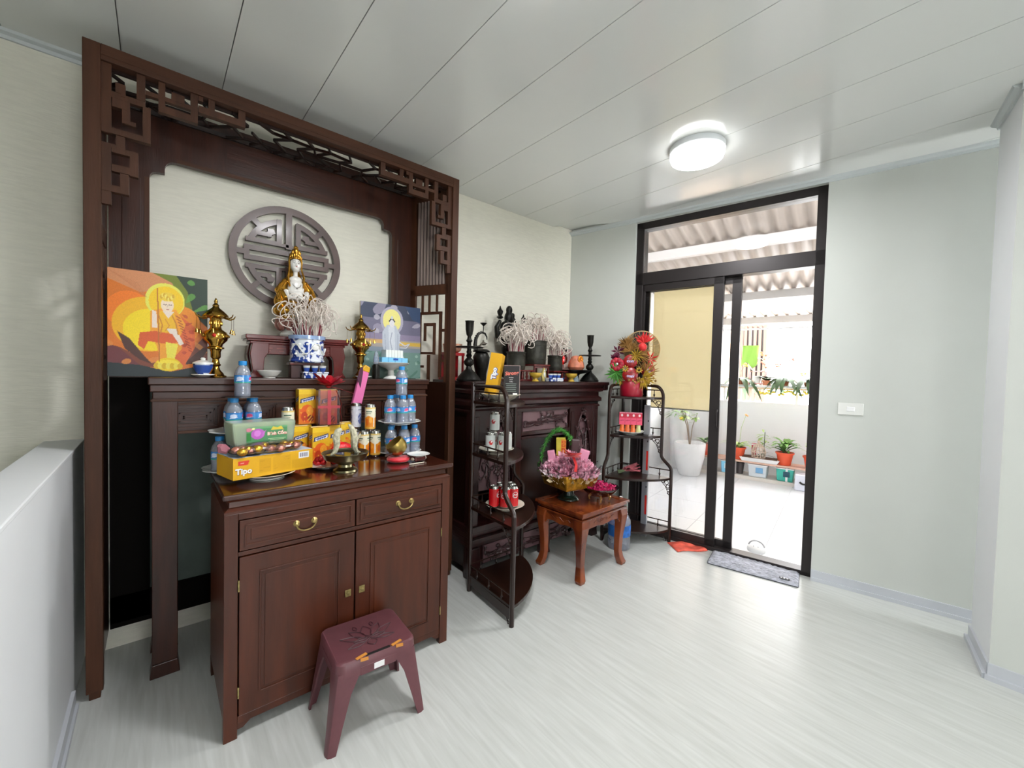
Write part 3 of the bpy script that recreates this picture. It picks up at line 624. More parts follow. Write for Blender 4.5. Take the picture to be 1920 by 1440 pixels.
MB().box(1.965, 2.475, by0 + .035, by0 + .06, 1.065, 1.085).box(1.965, 2.475, by0 + .03, by0 + .06, .895, .925).box(1.965, 2.475, by0 + .025, by0 + .06, .87, .888).build('panel_frame', BWOOD, A2, bevel=.003)
# carved arches either side
for x0, x1, sd_ in ((2.53, bx1 - .11, 8), (bx0 + .10, 1.89, 9)):
    q = [(x0, .55), (x0, 1.08), (x1, 1.08), (x1, .55)]
    a_ = [(x1 - (x1 - x0) * (k / 10), .70 + (.34 * math.sin(PI * k / 10)) ** 1.0) for k in range(11)]
    MB().prism([(x0, .70), (x0, 1.08), (x1, 1.08), (x1, .70)] + a_[1:-1], by0 + .035, by0 + .055, 'y').build('arch_spandrel', BWOOD, A2)
    carved(x0, x1, .55, .98, by0 + .06, sd_, 'arch_panel')
    c_ = MB().tube([(x, by0 + .03, z) for x, z in a_], .006, 6)
    rr = random.Random(sd_)
    for k in range(26): tt = rr.random(); x, z = a_[int(tt * 10)]; c_.ell((x + rr.uniform(-.02, .02), by0 + .03, z + rr.uniform(-.02, .02)), (rr.uniform(.006, .013), .008, rr.uniform(.006, .013)), 6, 4)
    stuff(c_.build('vine_carving', CARV, A2, True))
MB().box(bx0 + .03, bx1 - .03, by1 - .03, by1, .05, 1.08).build('back_panel', RWOOD, A2)
MB().box(bx0 + .04, bx0 + .06, by0 + .09, by1, .05, 1.08).build('side_panel', RWOOD, A2); MB().box(bx1 - .06, bx1 - .04, by0 + .09, by1, .05, 1.08).build('side_panel', RWOOD, A2)
MB().box(1.965, 2.475, by0 + .14, by0 + .16, .34, .87).build('inner_panel', RWOOD, A2)
# stepped plinth
pl = MB()
for o0, z0, z1 in ((.0, .30, .34), (.02, .265, .30), (-.015, .235, .265), (.01, .205, .235)): pl.box(bx0 + .02, bx1 - .02, by0 + o0, by1, z0, z1)
pl.build('plinth_moulding', BWOOD, A2, bevel=.004)
carved(bx0 + .15, 1.93, .07, .19, by0 + .03, 14, 'apron_panel'); carved(2.0, 2.74, .07, .19, by0 + .03, 15, 'apron_panel')
pp = [(bx0 + .02, .205), (bx0 + .02, .0), (bx0 + .12, 0), (bx0 + .13, .05), (bx0 + .2, .06), (bx1 - .2, .06), (bx1 - .13, .05), (bx1 - .12, 0), (bx1 - .02, 0), (bx1 - .02, .205)]
MB().prism(pp, by0 + .045, by0 + .07, 'y').build('bottom_apron', BWOOD, A2)
for x in (bx0 + .05, 2.2, bx1 - .09): MB().prism([(x - .03, 0), (x + .05, 0), (x + .04, .05), (x + .05, .1), (x + .04, .205), (x - .02, .205), (x - .03, .1)], by0 - .01, by0 + .05, 'y').build('foot', BWOOD, A2, bevel=.004)
for x in (bx0 + .06, bx1 - .09): MB().box(x - .03, x + .04, by1 - .08, by1 - .01, 0, .205).build('rear_foot', BWOOD, A2)
MB().at(2.895, 2.2, 1.24, rz=R(0)).box(-.03, .03, -.06, .06, -.03, .03).build('scroll_end', BWOOD, A2, bevel=.01)
# ------------------------------------------------------------------ corner racks
def rack(label, Cc, A_, B_, grp=None):
    t = thing('corner_rack', label, 'rack', (Cc[0], Cc[1], 0))
    C_ = Vector((0, 0, 0)); A_ = Vector((A_[0] - Cc[0], A_[1] - Cc[1], 0)); B_ = Vector((B_[0] - Cc[0], B_[1] - Cc[1], 0))
    UP = .80; lv = [(.10, 1.0), (.52, 1.0), (.85, UP), (1.165, UP)]
    MB().tube([(0, 0, 0), (0, 0, .6), (0, 0, 1.27)], .014, 8).ell((0, 0, 1.275), (.015, .015, .012), 8, 6).build('corner_post', RWOOD, t, True)
    def zp(Q, fac, z): p = Q * fac; return (p.x, p.y, z)
    for Q in (A_, B_):
        pts = [zp(Q, 1, z) for z in (0, .2, .4, .58)] + [zp(Q, 1 - (1 - UP) * (.5 - .5 * math.cos(PI * k / 8)), .58 + .12 * k / 8) for k in range(1, 9)] + [zp(Q, UP, z) for z in (.8, 1.0, 1.17)]
        pts += [zp(Q, UP - .16 * (1 - math.cos(R(a_))), 1.17 + .09 * math.sin(R(a_))) for a_ in range(15, 91, 15)] + [zp(Q, UP - .35, 1.262), zp(Q, .05, 1.262)]
        MB().tube(pts, [.0135] * (len(pts) - 2) + [.010, .008], 8).build('outer_post', RWOOD, t, True)
    nA, nB = A_.normalized(), B_.normalized()
    for (z, fac) in lv:
        # quarter-round shelf with a serpentine front edge
        pts = [C_ - (nA + nB) * .006]; 
        for k in range(13):
            a_ = PI / 2 * k / 12; q = A_ * fac * math.cos(a_) + B_ * fac * math.sin(a_); bul = 1.0 - .06 * math.sin(2 * a_) 
            pts.append(q * bul)
        sh_ = MB().prism([(p.x, p.y) for p in pts], z - .012, z + .006).build('shelf', RWOOD, t, bevel=.002)
        for Q in (A_, B_):
            h_ = .062
            MB().tube([zp(Q, .03, z + h_), zp(Q, fac * .97, z + h_)], .0045, 6).build('rail', RWOOD, t, True)
            for k in range(3):
                p = Q * fac * (.2 + .29 * k)
                MB().lathe([(.004, .004), (.0045, .012), (.009, .022), (.004, .032), (.0035, .05), (.004, .062)], 8, (p.x, p.y, z)).build('spindle', RWOOD, t, True)
            # openwork bracket below the shelf next to each post, hanging in the plane of the side
            d = Q.normalized(); br = MB(); o_ = Q * fac
            for (du, dz, rr) in ((.035, .03, .016), (.025, .06, .013), (.065, .022, .012), (.02, .09, .010), (.018, .115, .008), (.09, .018, .008)):
                cc = o_ - d * du; br.tube([(cc.x + d.x * rr * math.cos(R(a_)), cc.y + d.y * rr * math.cos(R(a_)), z - .012 - dz + rr * math.sin(R(a_))) for a_ in range(0, 360, 36)], .003, 4, closed=True)
            q0, q1, q2 = o_ - d * .012, o_ - d * .045, o_ - d * .105
            br.tube([(q0.x, q0.y, z - .145), (q1.x, q1.y, z - .07), (q2.x, q2.y, z - .014)], .003, 4)
            br.build('openwork_bracket', RWOOD, t, True)
    # carved apron under the bottom shelf
    for Q in (A_, B_):
        d = Q.normalized(); nn = Vector((-d.y, d.x, 0)) * .004
        p0, p1 = Q * .02, Q * .99
        MB().hexa([tuple(p0 - nn + Vector((0, 0, .045))), tuple(p1 - nn + Vector((0, 0, .03))), tuple(p1 + nn + Vector((0, 0, .03))), tuple(p0 + nn + Vector((0, 0, .045))), tuple(p0 - nn + Vector((0, 0, .09))), tuple(p1 - nn + Vector((0, 0, .09))), tuple(p1 + nn + Vector((0, 0, .09))), tuple(p0 + nn + Vector((0, 0, .09)))]).build('apron', RWOOD, t)
    return t
rack('black wooden corner rack holding drink cans, left of the carved altar', (1.455, 2.05), (1.425, 1.615), (1.885, 2.055))
rack('black wooden corner rack in the room corner, carrying the red flower arrangement', (3.075, 2.09), (2.745, 2.03), (3.158, 1.672))
# ------------------------------------------------------------------ small side table
tb = thing('side_table', 'low orange-brown wooden table with curved legs and carved apron, carrying the gift basket', 'table', (2.285, 1.862, 0), R(1))
hx_, hy_ = .262, .212
MB().box(-hx_, hx_, -hy_, hy_, .445, .458).box(-hx_ + .05, hx_ - .05, -hy_ + .05, hy_ - .05, .458, .4595).build('table_top', OWOOD, tb, bevel=.004)
for q in ((-hx_, hx_, -hy_, -hy_ + .05), (-hx_, hx_, hy_ - .05, hy_), (-hx_, -hx_ + .05, -hy_ + .05, hy_ - .05), (hx_ - .05, hx_, -hy_ + .05, hy_ - .05)): MB().box(*q, .4575, .463).build('top_border', OWOOD, tb, bevel=.003)
MB().box(-hx_ + .012, hx_ - .012, -hy_ + .012, hy_ - .012, .43, .445).box(-hx_ + .025, hx_ - .025, -hy_ + .025, hy_ - .025, .415, .43).box(-hx_ + .01, hx_ - .01, -hy_ + .01, hy_ - .01, .405, .415).build('waist_moulding', OWOOD, tb, bevel=.004)
def apr(L_): return [(-L_, .405), (L_, .405), (L_, .31), (L_ - .03, .315), (L_ - .05, .34), (L_ * .4, .345), (0, .335), (-L_ * .4, .345), (-L_ + .05, .34), (-L_ + .03, .315), (-L_, .31)]
for sgn in (-1, 1):
    MB().prism(apr(hx_ - .05), sgn * (hy_ - .035) - .009, sgn * (hy_ - .035) + .009, 'y').build('apron', OWOOD, tb, bevel=.002)
    MB().prism(apr(hy_ - .05), sgn * (hx_ - .035) - .009, sgn * (hx_ - .035) + .009, 'x').build('apron', OWOOD, tb, bevel=.002)
    sc_ = MB(); y = sgn * (hy_ - .035) + sgn * .01
    for k in (-1, 1): sc_.tube([(k * (.02 + .004 * t_) + .012 * math.cos(t_ * k), y, .372 + .012 * math.sin(t_) * (1 - t_ / 14)) for t_ in [i * .6 for i in range(13)]], .003, 5)
    sc_.tube([(-.11 + .22 * i / 10, y, .372 + .012 * math.sin(i * 1.5)) for i in range(11)], .0025, 5); sc_.build('scroll_carving', OWOOD, tb, True)
    sc_ = MB(); x = sgn * (hx_ - .035) + sgn * .01
    sc_.tube([(x, -.09 + .18 * i / 10, .372 + .012 * math.sin(i * 1.5)) for i in range(11)], .003, 5); sc_.build('scroll_carving', OWOOD, tb, True)
for sx in (-1, 1):
    for sy in (-1, 1):
        lg = MB(); vs = []; K = ((.405, .0, .078), (.36, .006, .074), (.30, -.002, .058), (.2, -.014, .046), (.10, -.018, .042), (.05, -.008, .048), (.02, .004, .052), (0, .0, .042))
        for z, off, wd in K:
            x, y = sx * (hx_ - .012 + off), sy * (hy_ - .012 + off)
            vs += [(x, y, z), (x - sx * wd, y, z), (x - sx * wd, y - sy * wd, z), (x, y - sy * wd, z)]
        lg.add(vs, [(0, 1, 2, 3), tuple(4 * (len(K) - 1) + i for i in (3, 2, 1, 0))] + [(q * 4 + i, q * 4 + (i + 1) % 4, (q + 1) * 4 + (i + 1) % 4, (q + 1) * 4 + i) for q in range(len(K) - 1) for i in range(4)])
        lg.build('leg', OWOOD, tb, bevel=.004)
# ------------------------------------------------------------------ floor items
mat_o = thing('door_mat', 'grey shaggy rectangular mat on the floor before the open door', 'mat', (3.238, 1.075, 0), TH + R(2.5))
GM = mat('grey_shag', '#b0b2bc', .95, var=.35, scale=30, stretch=(3, 1, 1), bump=1.0, bscale=60)
MB().prism(rrect(.165, .275, .02), 0, .006).build('backing', mat('dark_mat_edge', '#4c4e54', .9), mat_o)
gm = MB(); nx, ny = 26, 42; rr = random.Random(2); vs = []
for j in range(ny + 1):
    for i in range(nx + 1):
        x, y = -.162 + .324 * i / nx, -.272 + .544 * j / ny; e = min(i, nx - i, j, ny - j); vs.append((x, y, .006 if e == 0 else .014 + rr.uniform(-.004, .005)))
gm.add(vs, [(j * (nx + 1) + i, j * (nx + 1) + i + 1, (j + 1) * (nx + 1) + i + 1, (j + 1) * (nx + 1) + i) for j in range(ny) for i in range(nx)])
stuff(gm.build('pile', GM, mat_o, 2))
MB().box(-.125, -.105, -.225, -.165, .018, .021).build('woven_tag', mat('dark_tag', '#3c3c42', .6), mat_o)
for y in (-.215, -.198, -.181): MB().box(-.121, -.109, y, y + .009, .021, .0218).build('tag_print', WHT, mat_o)
cl = MB(); vs = []; nx, ny = 14, 18
for j in range(ny + 1):
    for i in range(nx + 1):
        x, y = -.085 + .17 * i / nx, -.125 + .25 * j / ny; vs.append((x + .008 * math.sin(y * 30), y, .006 + .008 * max(0, math.sin(x * 50 + y * 9)) + .006 * max(0, math.sin(y * 40 + x * 20)) if 0 < i < nx and 0 < j < ny else .002))
cl.add(vs, [(j * (nx + 1) + i, j * (nx + 1) + i + 1, (j + 1) * (nx + 1) + i + 1, (j + 1) * (nx + 1) + i) for j in range(ny) for i in range(nx)])
o = cl.build('folded_cloth', mat('coral_cloth', '#ee6450', .8, var=.25, scale=18), None, True, solid=.004); o.location = (3.18, 1.53, .001); o.rotation_euler = (0, 0, R(55)); tag(o, 'crumpled coral red cloth lying on the floor at the door sill', 'cloth')
# door stop
ds = thing('door_stop', 'small white round door stop with an animal face lying on the balcony threshold', 'door stop', W(.725, .33, -.02), TH)
MB().at(0, 0, .0).lathe([(.062, 0), (.066, .015), (.06, .03), (.035, .042), (0, .045)], 20).build('body', WHT, ds, True)
MB().tube([(0, .055 * math.cos(R(a_)), .03 + .05 * math.sin(R(a_))) for a_ in range(10, 171, 16)], .006, 6).build('handle', mat('pale_grey_rubber', '#b5b6ba', .6), ds, True)
for y in (-.015, .015): MB().ell((-.03, y, .042), (.004, .004, .004), 8, 6).build('eye', mat('pale_grey_rubber', '#b5b6ba', .6), ds)
# water jug
jg = thing('water_jug', 'clear blue-labelled water jug behind the right leg of the low wooden table', 'bottle', (2.745, 1.865, 0), R(20)); jg.scale = (1.12, 1.12, 1.15)
MB().lathe([(0, .002), (.07, 0), (.076, .01), (.076, .06), (.073, .066), (.076, .072), (.076, .18), (.07, .2), (.045, .245), (.022, .27), (.022, .29)], 28).build('body', BOTT, jg, True)
MB().lathe([(.0768, .09), (.0768, .165)], 28).build('label', mat('blue_label', '#2b6fc4', .4, var=.3, scale=30), jg, True); MB().lathe([(.025, .285), (.025, .305), (0, .306)], 16).build('cap', CAPB, jg, True)
MB().tube([(-.02, 0, .285), (-.045, 0, .30), (-.05, 0, .33), (0, 0, .345), (.05, 0, .33), (.045, 0, .30), (.02, 0, .285)], .005, 6).build('carrying_handle', WHT, jg, True)
# ------------------------------------------------------------------ things on the upper altar (z = 1.288)
AZ = 1.289
# paintings
def canvas_print(label, x, y, w_, h_, ras, rz=0.0, tilt=0.0, z=AZ):
    t = thing('painting', label, 'painting', (x, y, z), rz); t.rotation_euler = (R(-tilt), 0, rz)
    MB().box(-w_ / 2, w_ / 2, .0005, .018, 0, h_).build('stretched_canvas', mat('canvas_edge', '#d8cdbf', .7), t)
    print_on('painted_face', ras, lambda u, v: ((u - .5) * w_, 0, v * h_), t); return t
p = Ras(170, 216, '#d9741a')
p.poly([(0, 1), (1, 1), (1, .72), (.6, .85), (.3, .8), (0, .9)], '#d08a5c'); p.poly([(.42, 1), (1, 1), (1, .55), (.72, .72), (.62, .92)], '#6d7a1c'); p.poly([(.66, 1), (1, 1), (1, .5), (.85, .62), (.78, .85)], '#16301e')
p.swirl(.35, '#5d9a3c', 16, 1, (p.x > .68) & (p.y > .62)); p.ell(.2, .62, .22, .18, '#f07c12'); p.ell(.38, .5, .34, .26, '#f0b40e'); p.ell(.42, .45, .28, .2, '#f5d60a'); p.ell(.72, .52, .2, .18, '#e88a12')
p.poly([(0, .30), (.12, .27), (.3, .18), (.5, .12), (1, .14), (1, .45), (.85, .3), (.6, .1), (0, .08)], '#7a3a26'); p.poly([(0, .0), (1, 0), (1, .13), (.6, .05), (.3, .11), (0, .13)], '#142326'); p.poly([(0, .13), (.3, .11), (.1, .27), (0, .3)], '#6a2c30')
p.swirl(.25, '#e08a3c', 14, 2, (p.y < .36) & (p.y > .06)); p.poly([(.09, .42), (.2, .36), (.34, .2), (.42, .12), (.3, .16), (.16, .26)], '#4a2418'); p.poly([(.72, .12), (.95, .3), (1, .28), (.9, .14)], '#4a2418')
p.ell(.55, .74, .20, .17, '#e8e25a'); p.ell(.56, .73, .175, .15, '#f2c810'); p.poly([(.68, .62), (.86, .5), (.86, .3), (.74, .1), (.62, .2)], '#e0662a'); p.swirl(.4, '#b83a1c', 30, 3, (p.x > .64) & (p.x < .86) & (p.y < .62) & (p.y > .2))
p.poly([(.40, .63), (.50, .66), (.66, .66), (.76, .52), (.70, .40), (.72, .28), (.62, .17), (.50, .17), (.46, .3), (.40, .42)], '#f0a020'); p.poly([(.5, .64), (.64, .64), (.66, .46), (.52, .42), (.46, .5)], '#eeb818')
p.ell(.57, .70, .065, .075, '#f2dcc0'); p.ell(.57, .78, .085, .045, '#edc93a'); p.poly([(.52, .64), (.64, .64), (.58, .57)], '#efdccb'); p.poly([(.42, .64), (.46, .63), (.47, .47), (.42, .47)], '#efdccb'); p.poly([(.56, .47), (.66, .47), (.74, .33), (.70, .31), (.6, .42)], '#efe0cf')
p.poly([(.3, .42), (.45, .44), (.62, .42), (.68, .34), (.56, .32), (.38, .34), (.34, .26), (.28, .3)], '#d8591c'); p.poly([(.55, .34), (.68, .32), (.64, .15), (.57, .14)], '#f0e04a'); p.ell(.58, .12, .13, .065, '#f2cf10'); p.ell(.58, .13, .11, .035, '#fae13a'); p.line([(.47, .85), (.49, .15)], .006, '#b8661c')
p.line([(.532, .705), (.548, .700), (.562, .705)], .004, '#8a6a5a'); p.line([(.586, .705), (.600, .700), (.614, .705)], .004, '#8a6a5a'); p.line([(.572, .70), (.570, .68)], .003, '#c8a890'); p.line([(.562, .658), (.584, .658)], .005, '#b86a5a')
for k_ in range(9): p.ell(.51 + .015 * k_, .775 + .02 * math.sin(k_ * .9), .014, .02, '#f6e06a' if k_ % 2 else '#d8a822')
for k_ in range(12): p.line([(.66 + .012 * k_, .60 - .03 * k_), (.70 + .012 * k_, .58 - .03 * k_)], .006, '#a8321a', .8)
p.line([(.48, .60), (.52, .50), (.50, .42)], .006, '#c87a1a'); p.line([(.62, .60), (.66, .52), (.68, .42)], .006, '#c87a1a'); p.line([(.55, .56), (.59, .50), (.55, .45)], .005, '#d88e1c')
for k_ in range(9): p.line([(.03 + .03 * k_, .97 - .01 * k_), (.12 + .03 * k_, .92 - .02 * k_)], .005, '#c47a4c', .6)
for k_ in range(7): p.ell(.46 + .04 * k_, .105, .028, .03, '#f0dc48' if k_ % 2 else '#dcb410')
p.grain(.08)
canvas_print('orange and yellow painting of a robed haloed figure, left on the altar', .013, 2.45, .343, .463, p, 0, 2)
p = Ras(170, 200, '#6e6a80')
p.rect(0, 1, .8, 1, '#3b4258'); p.rect(0, 1, .45, .6, '#8a7f98'); p.rect(0, 1, .4, .52, '#a59a92'); p.rect(.55, 1, .45, .5, '#d3ae4a'); p.rect(0, .35, .47, .52, '#c9a06a'); p.rect(0, 1, 0, .38, '#6f8f86'); p.rect(0, 1, .36, .42, '#7f8a96')
p.swirl(.5, '#9a93a6', 9, 1, p.y > .58); p.swirl(.3, '#b8b2bf', 12, 2.4, p.y > .6); p.swirl(.35, '#a3bdb2', 24, 1, p.y < .34); p.swirl(.3, '#4d7668', 18, 3, p.y < .36); p.poly([(.72, 1), (1, 1), (1, .78), (.85, .82)], '#35496a')
p.ell(.5, .78, .19, .19, '#a6a1b3'); p.ell(.5, .78, .15, .155, '#e7dd86'); p.poly([(.42, .72), (.56, .72), (.64, .6), (.62, .4), (.72, .27), (.40, .27), (.34, .45), (.34, .62)], '#b9bfca')
p.poly([(.44, .7), (.54, .7), (.56, .3), (.46, .3)], '#cfd3da'); p.line([(.5, .62), (.47, .5), (.5, .4), (.48, .32)], .006, '#8d94a6'); p.line([(.6, .6), (.6, .3)], .005, '#9aa1b3'); p.line([(.38, .6), (.40, .32)], .005, '#9aa1b3')
p.ell(.5, .745, .042, .055, '#dcd8da'); p.line([(.455, .77), (.48, .80), (.52, .80), (.545, .77)], .009, '#2f2f3a'); p.ell(.5, .82, .02, .025, '#c8ccd4'); p.line([(.62, .5), (.72, .45), (.8, .48), (.74, .42), (.64, .42)], .007, '#c4c8d4'); p.grain(.05)
canvas_print('grey-blue painting of a white robed haloed figure over the sea, right on the altar', 1.138, 2.50, .400, .468, p, 0, 2)
# statue stand
sd_ = thing('statue_stand', 'dark red lacquered low stand under the white and gold statue', 'stand', (.592, 2.512, AZ))
MB().box(-.255, .255, -.075, .075, .196, .218).box(-.25, .25, -.07, .07, .186, .196).box(-.235, .235, -.062, .062, .172, .186).build('stand_top', REDW, sd_, bevel=.004)
MB().box(-.215, .215, -.058, -.045, .12, .172).box(-.215, .215, .045, .058, .12, .172).build('apron', REDW, sd_, bevel=.003)
for sx in (-1, 1):
    for y0, y1 in ((-.064, -.03), (.03, .064)):
        MB().prism([(sx * .225, .175), (sx * .235, .12), (sx * .222, .03), (sx * .24, 0), (sx * .165, 0), (sx * .175, .03), (sx * .17, .1), (sx * .15, .13), (sx * .15, .175)], y0, y1, 'y').build('leg', REDW, sd_, bevel=.003)
for k in range(6):
    x = -.155 + k * .062; MB().box(x - .022, x + .022, -.0605, -.0575, .150, .154).box(x - .012, x + .012, -.0605, -.0575, .136, .140).build('carved_slit', mat('red_highlight', '#8c3a30', .3), sd_)
# statue
gu = thing('statue', 'seated white porcelain and gold robed deity statue on the red stand', 'statue', (.575, 2.512, AZ + .219))
LT = mat('pink_lotus_glaze', '#a8756a', .25, .2, var=.25, scale=20); PW = mat('white_glaze', '#e3e0da', .15, coat=.4)
MB().lathe([(.07, 0), (.074, .01), (.066, .03), (.055, .045), (.07, .06)], 28).build('base', PORC, gu, True)
for ringi, (rr_, z_, n_) in enumerate(((.088, .075, 12), (.08, .095, 12), (.092, .055, 12))):
    for k in range(n_):
        a_ = 2 * PI * (k + .5 * ringi) / n_
        o = MB().ell((0, 0, 0), (.022, .012, .026), 8, 6).build('lotus_petal', LT if ringi != 1 else GOLD, gu, True)
        o.location = (rr_ * math.cos(a_) * .92, rr_ * math.sin(a_) * .72, z_); o.rotation_euler = (R(25), 0, a_ + PI / 2)
def blob(name, ells, tubes, m_, parent, vox=.004, sm=6):
    b_ = MB()
    for e in ells: b_.ell(e[0], e[1], 14, 10, Matrix.Rotation(e[2], 3, e[3]) if len(e) > 2 else None)
    for t_ in tubes: b_.tube(t_[0], t_[1], 10)
    o = b_.build(name, m_, parent, 2); r_ = o.modifiers.new('merge', 'REMESH'); r_.mode = 'VOXEL'; r_.voxel_size = vox; r_.use_smooth_shade = True
    s_ = o.modifiers.new('soft', 'SMOOTH'); s_.iterations = sm; s_.factor = .5; return o
blob('gold_robe', [((0, 0, .13), (.102, .07, .036)), ((-.058, -.02, .135), (.052, .05, .032)), ((.058, -.02, .135), (.052, .05, .032)), ((0, .012, .22), (.056, .036, .09)), ((-.062, .0, .235), (.03, .032, .06)), ((.062, .0, .235), (.03, .032, .06)), ((-.072, -.012, .19), (.034, .034, .04)), ((.072, -.012, .19), (.034, .034, .04)), ((0, .012, .30), (.062, .028, .034)), ((0, .016, .335), (.036, .022, .03))],
     [(((-.042, 0, .305), (-.075, -.005, .245), (-.052, -.05, .195)), [.018, .028, .02]), (((.042, 0, .305), (.075, -.005, .245), (.052, -.05, .195)), [.018, .028, .02]), (((0, .03, .455), (0, .032, .39), (0, .028, .31)), [.02, .028, .034])], GOLD, gu)
for sx in (-1, 1): MB().tube([(sx * .012, .0, .466), (sx * .026, -.002, .445), (sx * .031, -.006, .41), (sx * .030, -.01, .37), (sx * .040, -.02, .325), (sx * .034, -.038, .27)], [.005, .007, .007, .006, .008, .006], 8, flat=.7).build('gold_veil_edge', GOLD, gu, True)
blob('white_torso', [((0, -.020, .262), (.042, .020, .055)), ((0, -.012, .31), (.034, .018, .022)), ((-.004, -.05, .205), (.046, .018, .014)), ((0, -.032, .222), (.034, .02, .03))], [(((0, -.004, .30), (0, -.006, .345), (0, -.006, .36)), [.014, .0115, .012]), (((-.052, -.03, .245), (-.045, -.055, .21), (0, -.072, .20)), [.013, .011, .008]), (((.052, -.03, .245), (.045, -.055, .21), (0, -.074, .205)), [.013, .011, .008])], PW, gu, .0025, 3)
blob('head', [((0, -.004, .395), (.0285, .029, .038)), ((0, -.012, .370), (.02, .021, .018)), ((0, -.033, .390), (.0032, .005, .009))], [], PW, gu, .0022, 2)
MB().ell((0, .002, .414), (.027, .027, .022), 16, 10).ell((0, .0, .455), (.014, .014, .028), 12, 8).build('black_hair', BLK, gu, True)
for sx in (-1, 1): MB().tube([(sx * .016, -.029, .400), (sx * .010, -.0325, .3985), (sx * .005, -.0325, .400)], .0010, 4).build('eyelid', BLK, gu); MB().tube([(sx * .017, -.0275, .407), (sx * .011, -.0315, .4095), (sx * .005, -.0320, .408)], .0007, 4).build('eyebrow', BLK, gu)
MB().ell((0, -.0325, .380), (.0042, .0018, .0016), 8, 5).build('mouth', REDI, gu)
cr = MB()
for k in range(7): a_ = R(-90 + (k - 3) * 22); cr.ell((.027 * math.cos(a_), .027 * math.sin(a_), .432 + .012 * (1 - abs(k - 3) / 3)), (.007, .005, .015), 8, 6)
cr.ell((0, -.024, .462), (.012, .008, .022), 8, 6).ell((-.016, -.018, .455), (.008, .007, .018), 8, 6).ell((.016, -.018, .455), (.008, .007, .018), 8, 6).ell((0, -.012, .482), (.013, .011, .014), 8, 6).tube([(.028 * math.cos(R(a_)), .028 * math.sin(R(a_)), .427) for a_ in range(0, 360, 20)], .004, 6, closed=True)
cr.build('gold_headdress', GOLD, gu, True)
MB().tube([(.020 * math.cos(R(a_)), -.043 + .004 * math.sin(R(a_)), .285 + .02 * math.sin(R(a_))) for a_ in range(180, 361, 20)], .0016, 5).ell((0, -.046, .262), (.005, .003, .005), 8, 6).build('necklace', mat('grey_glaze_line', '#77726c', .3), gu)
for k in range(5): MB().tube([(-.03 + .012 * k, -.042, .24 - .004 * abs(k - 2)), (-.022 + .009 * k, -.052, .225), (-.02 + .008 * k, -.06, .205)], .0022, 5).build('white_robe_fold', PW, gu, True)
for sx in (-1, 1):
    for k in range(4): MB().tube([(sx * (.05 + .009 * k), -.024 - .002 * k, .30 - .008 * k), (sx * (.078 + .006 * k), -.036, .25 - .008 * k), (sx * (.07 + .006 * k), -.052, .19)], .0035, 5).build('robe_fold', GOLD, gu, True)
for k in range(9): MB().tube([(-.095 + k * .024, -.062 + .005 * abs(k - 4), .155), (-.075 + k * .019, -.074 + .005 * abs(k - 4), .132), (-.08 + k * .02, -.066 + .005 * abs(k - 4), .105)], .0035, 5).build('robe_fold', GOLD, gu, True)
# incense bundles
def incense(parent, z0, r_in, spread, height, nloops, nstick, seed, lean=(0, 0), fan=1.0):
    tr_ = .0024 if seed < 10 else .003
    rr = random.Random(seed); a = MB(); s_ = MB()
    for k in range(nstick):
        an, q = rr.uniform(0, 2 * PI), r_in * math.sqrt(rr.random()); x, y = q * math.cos(an), q * math.sin(an)
        hh = height * rr.uniform(.25, .45); s_.tube([(x, y, z0 - .02), (x * 1.25 + lean[0] * .3, y * 1.25, z0 + hh)], .0014, 4)
    for k in range(nloops):
        an, q = rr.uniform(0, 2 * PI), r_in * math.sqrt(rr.random()); x, y = q * math.cos(an), q * math.sin(an); out = spread * rr.uniform(.15, 1.0); top = height * rr.uniform(.55, 1.0) * (1 - .35 * (out / spread) ** 2)
        an += rr.uniform(-.5, .5); hx2, hy2 = math.cos(an), math.sin(an); pts = []; curl = rr.uniform(.8, 1.6) * PI; R_ = rr.uniform(.018, .045) * (height / .2)
        bx, by, bz = x + hx2 * out * .55 + lean[0], y + hy2 * out * .55, z0 + top - R_
        for i in range(6): t_ = i / 6; pts.append((x + (bx - R_ * hx2 - x) * t_, y + (by - R_ * hy2 - y) * t_, z0 + .02 + (bz - z0 - .02) * t_ ** .85))
        for i in range(14): a2 = PI - curl * i / 13 * 1.15; rs = R_ * (1 - .018 * i); pts.append((bx + hx2 * rs * math.cos(a2) + .012 * math.sin(i * .5 + k), by + hy2 * rs * math.cos(a2) + .008 * math.cos(i * .6 + k), bz + rs * math.sin(a2)))
        a.tube(pts, tr_, 4)
    stuff(s_.build('incense_sticks', REDSTK, parent)); stuff(a.build('curled_ash', ASH, parent, True))
ps = thing('pot_stand', 'small dark red wooden stool under the blue and white incense pot', 'stand', (.592, 2.385, AZ))
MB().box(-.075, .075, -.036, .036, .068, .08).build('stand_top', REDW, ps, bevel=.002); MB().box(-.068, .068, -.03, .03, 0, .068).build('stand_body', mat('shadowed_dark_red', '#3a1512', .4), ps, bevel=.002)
ip = thing('incense_pot', 'large blue and white porcelain incense pot in front of the seated statue', 'incense pot', (.607, 2.385, AZ + .081))
MB().lathe([(.078, 0), (.085, .006), (.085, .012), (.081, .016), (.081, .118), (.088, .124), (.088, .14), (.080, .142), (.076, .13), (.074, .12), (0, .118)], 40).build('pot_body', BLUEP, ip, True)
MB().lathe([(.0885, .122), (.0892, .141)], 40).build('rim_band', BLUEF, ip, True)
dr = MB(); dr.tube([(.082 * math.sin(t_), -.082 * math.cos(t_), .07 + .026 * math.sin(t_ * 5)) for t_ in [(-1.3 + .13 * i) for i in range(21)]], [.004 + .004 * (i % 3) for i in range(21)], 6, flat=.5)
dr.ell((.02, -.081, .078), (.018, .004, .015), 10, 6)
for k in range(9): a_ = -.9 + k * .23; dr.ell((.0815 * math.sin(a_), -.0815 * math.cos(a_), .045 + .05 * (k % 2)), (.009, .003, .006), 8, 5)
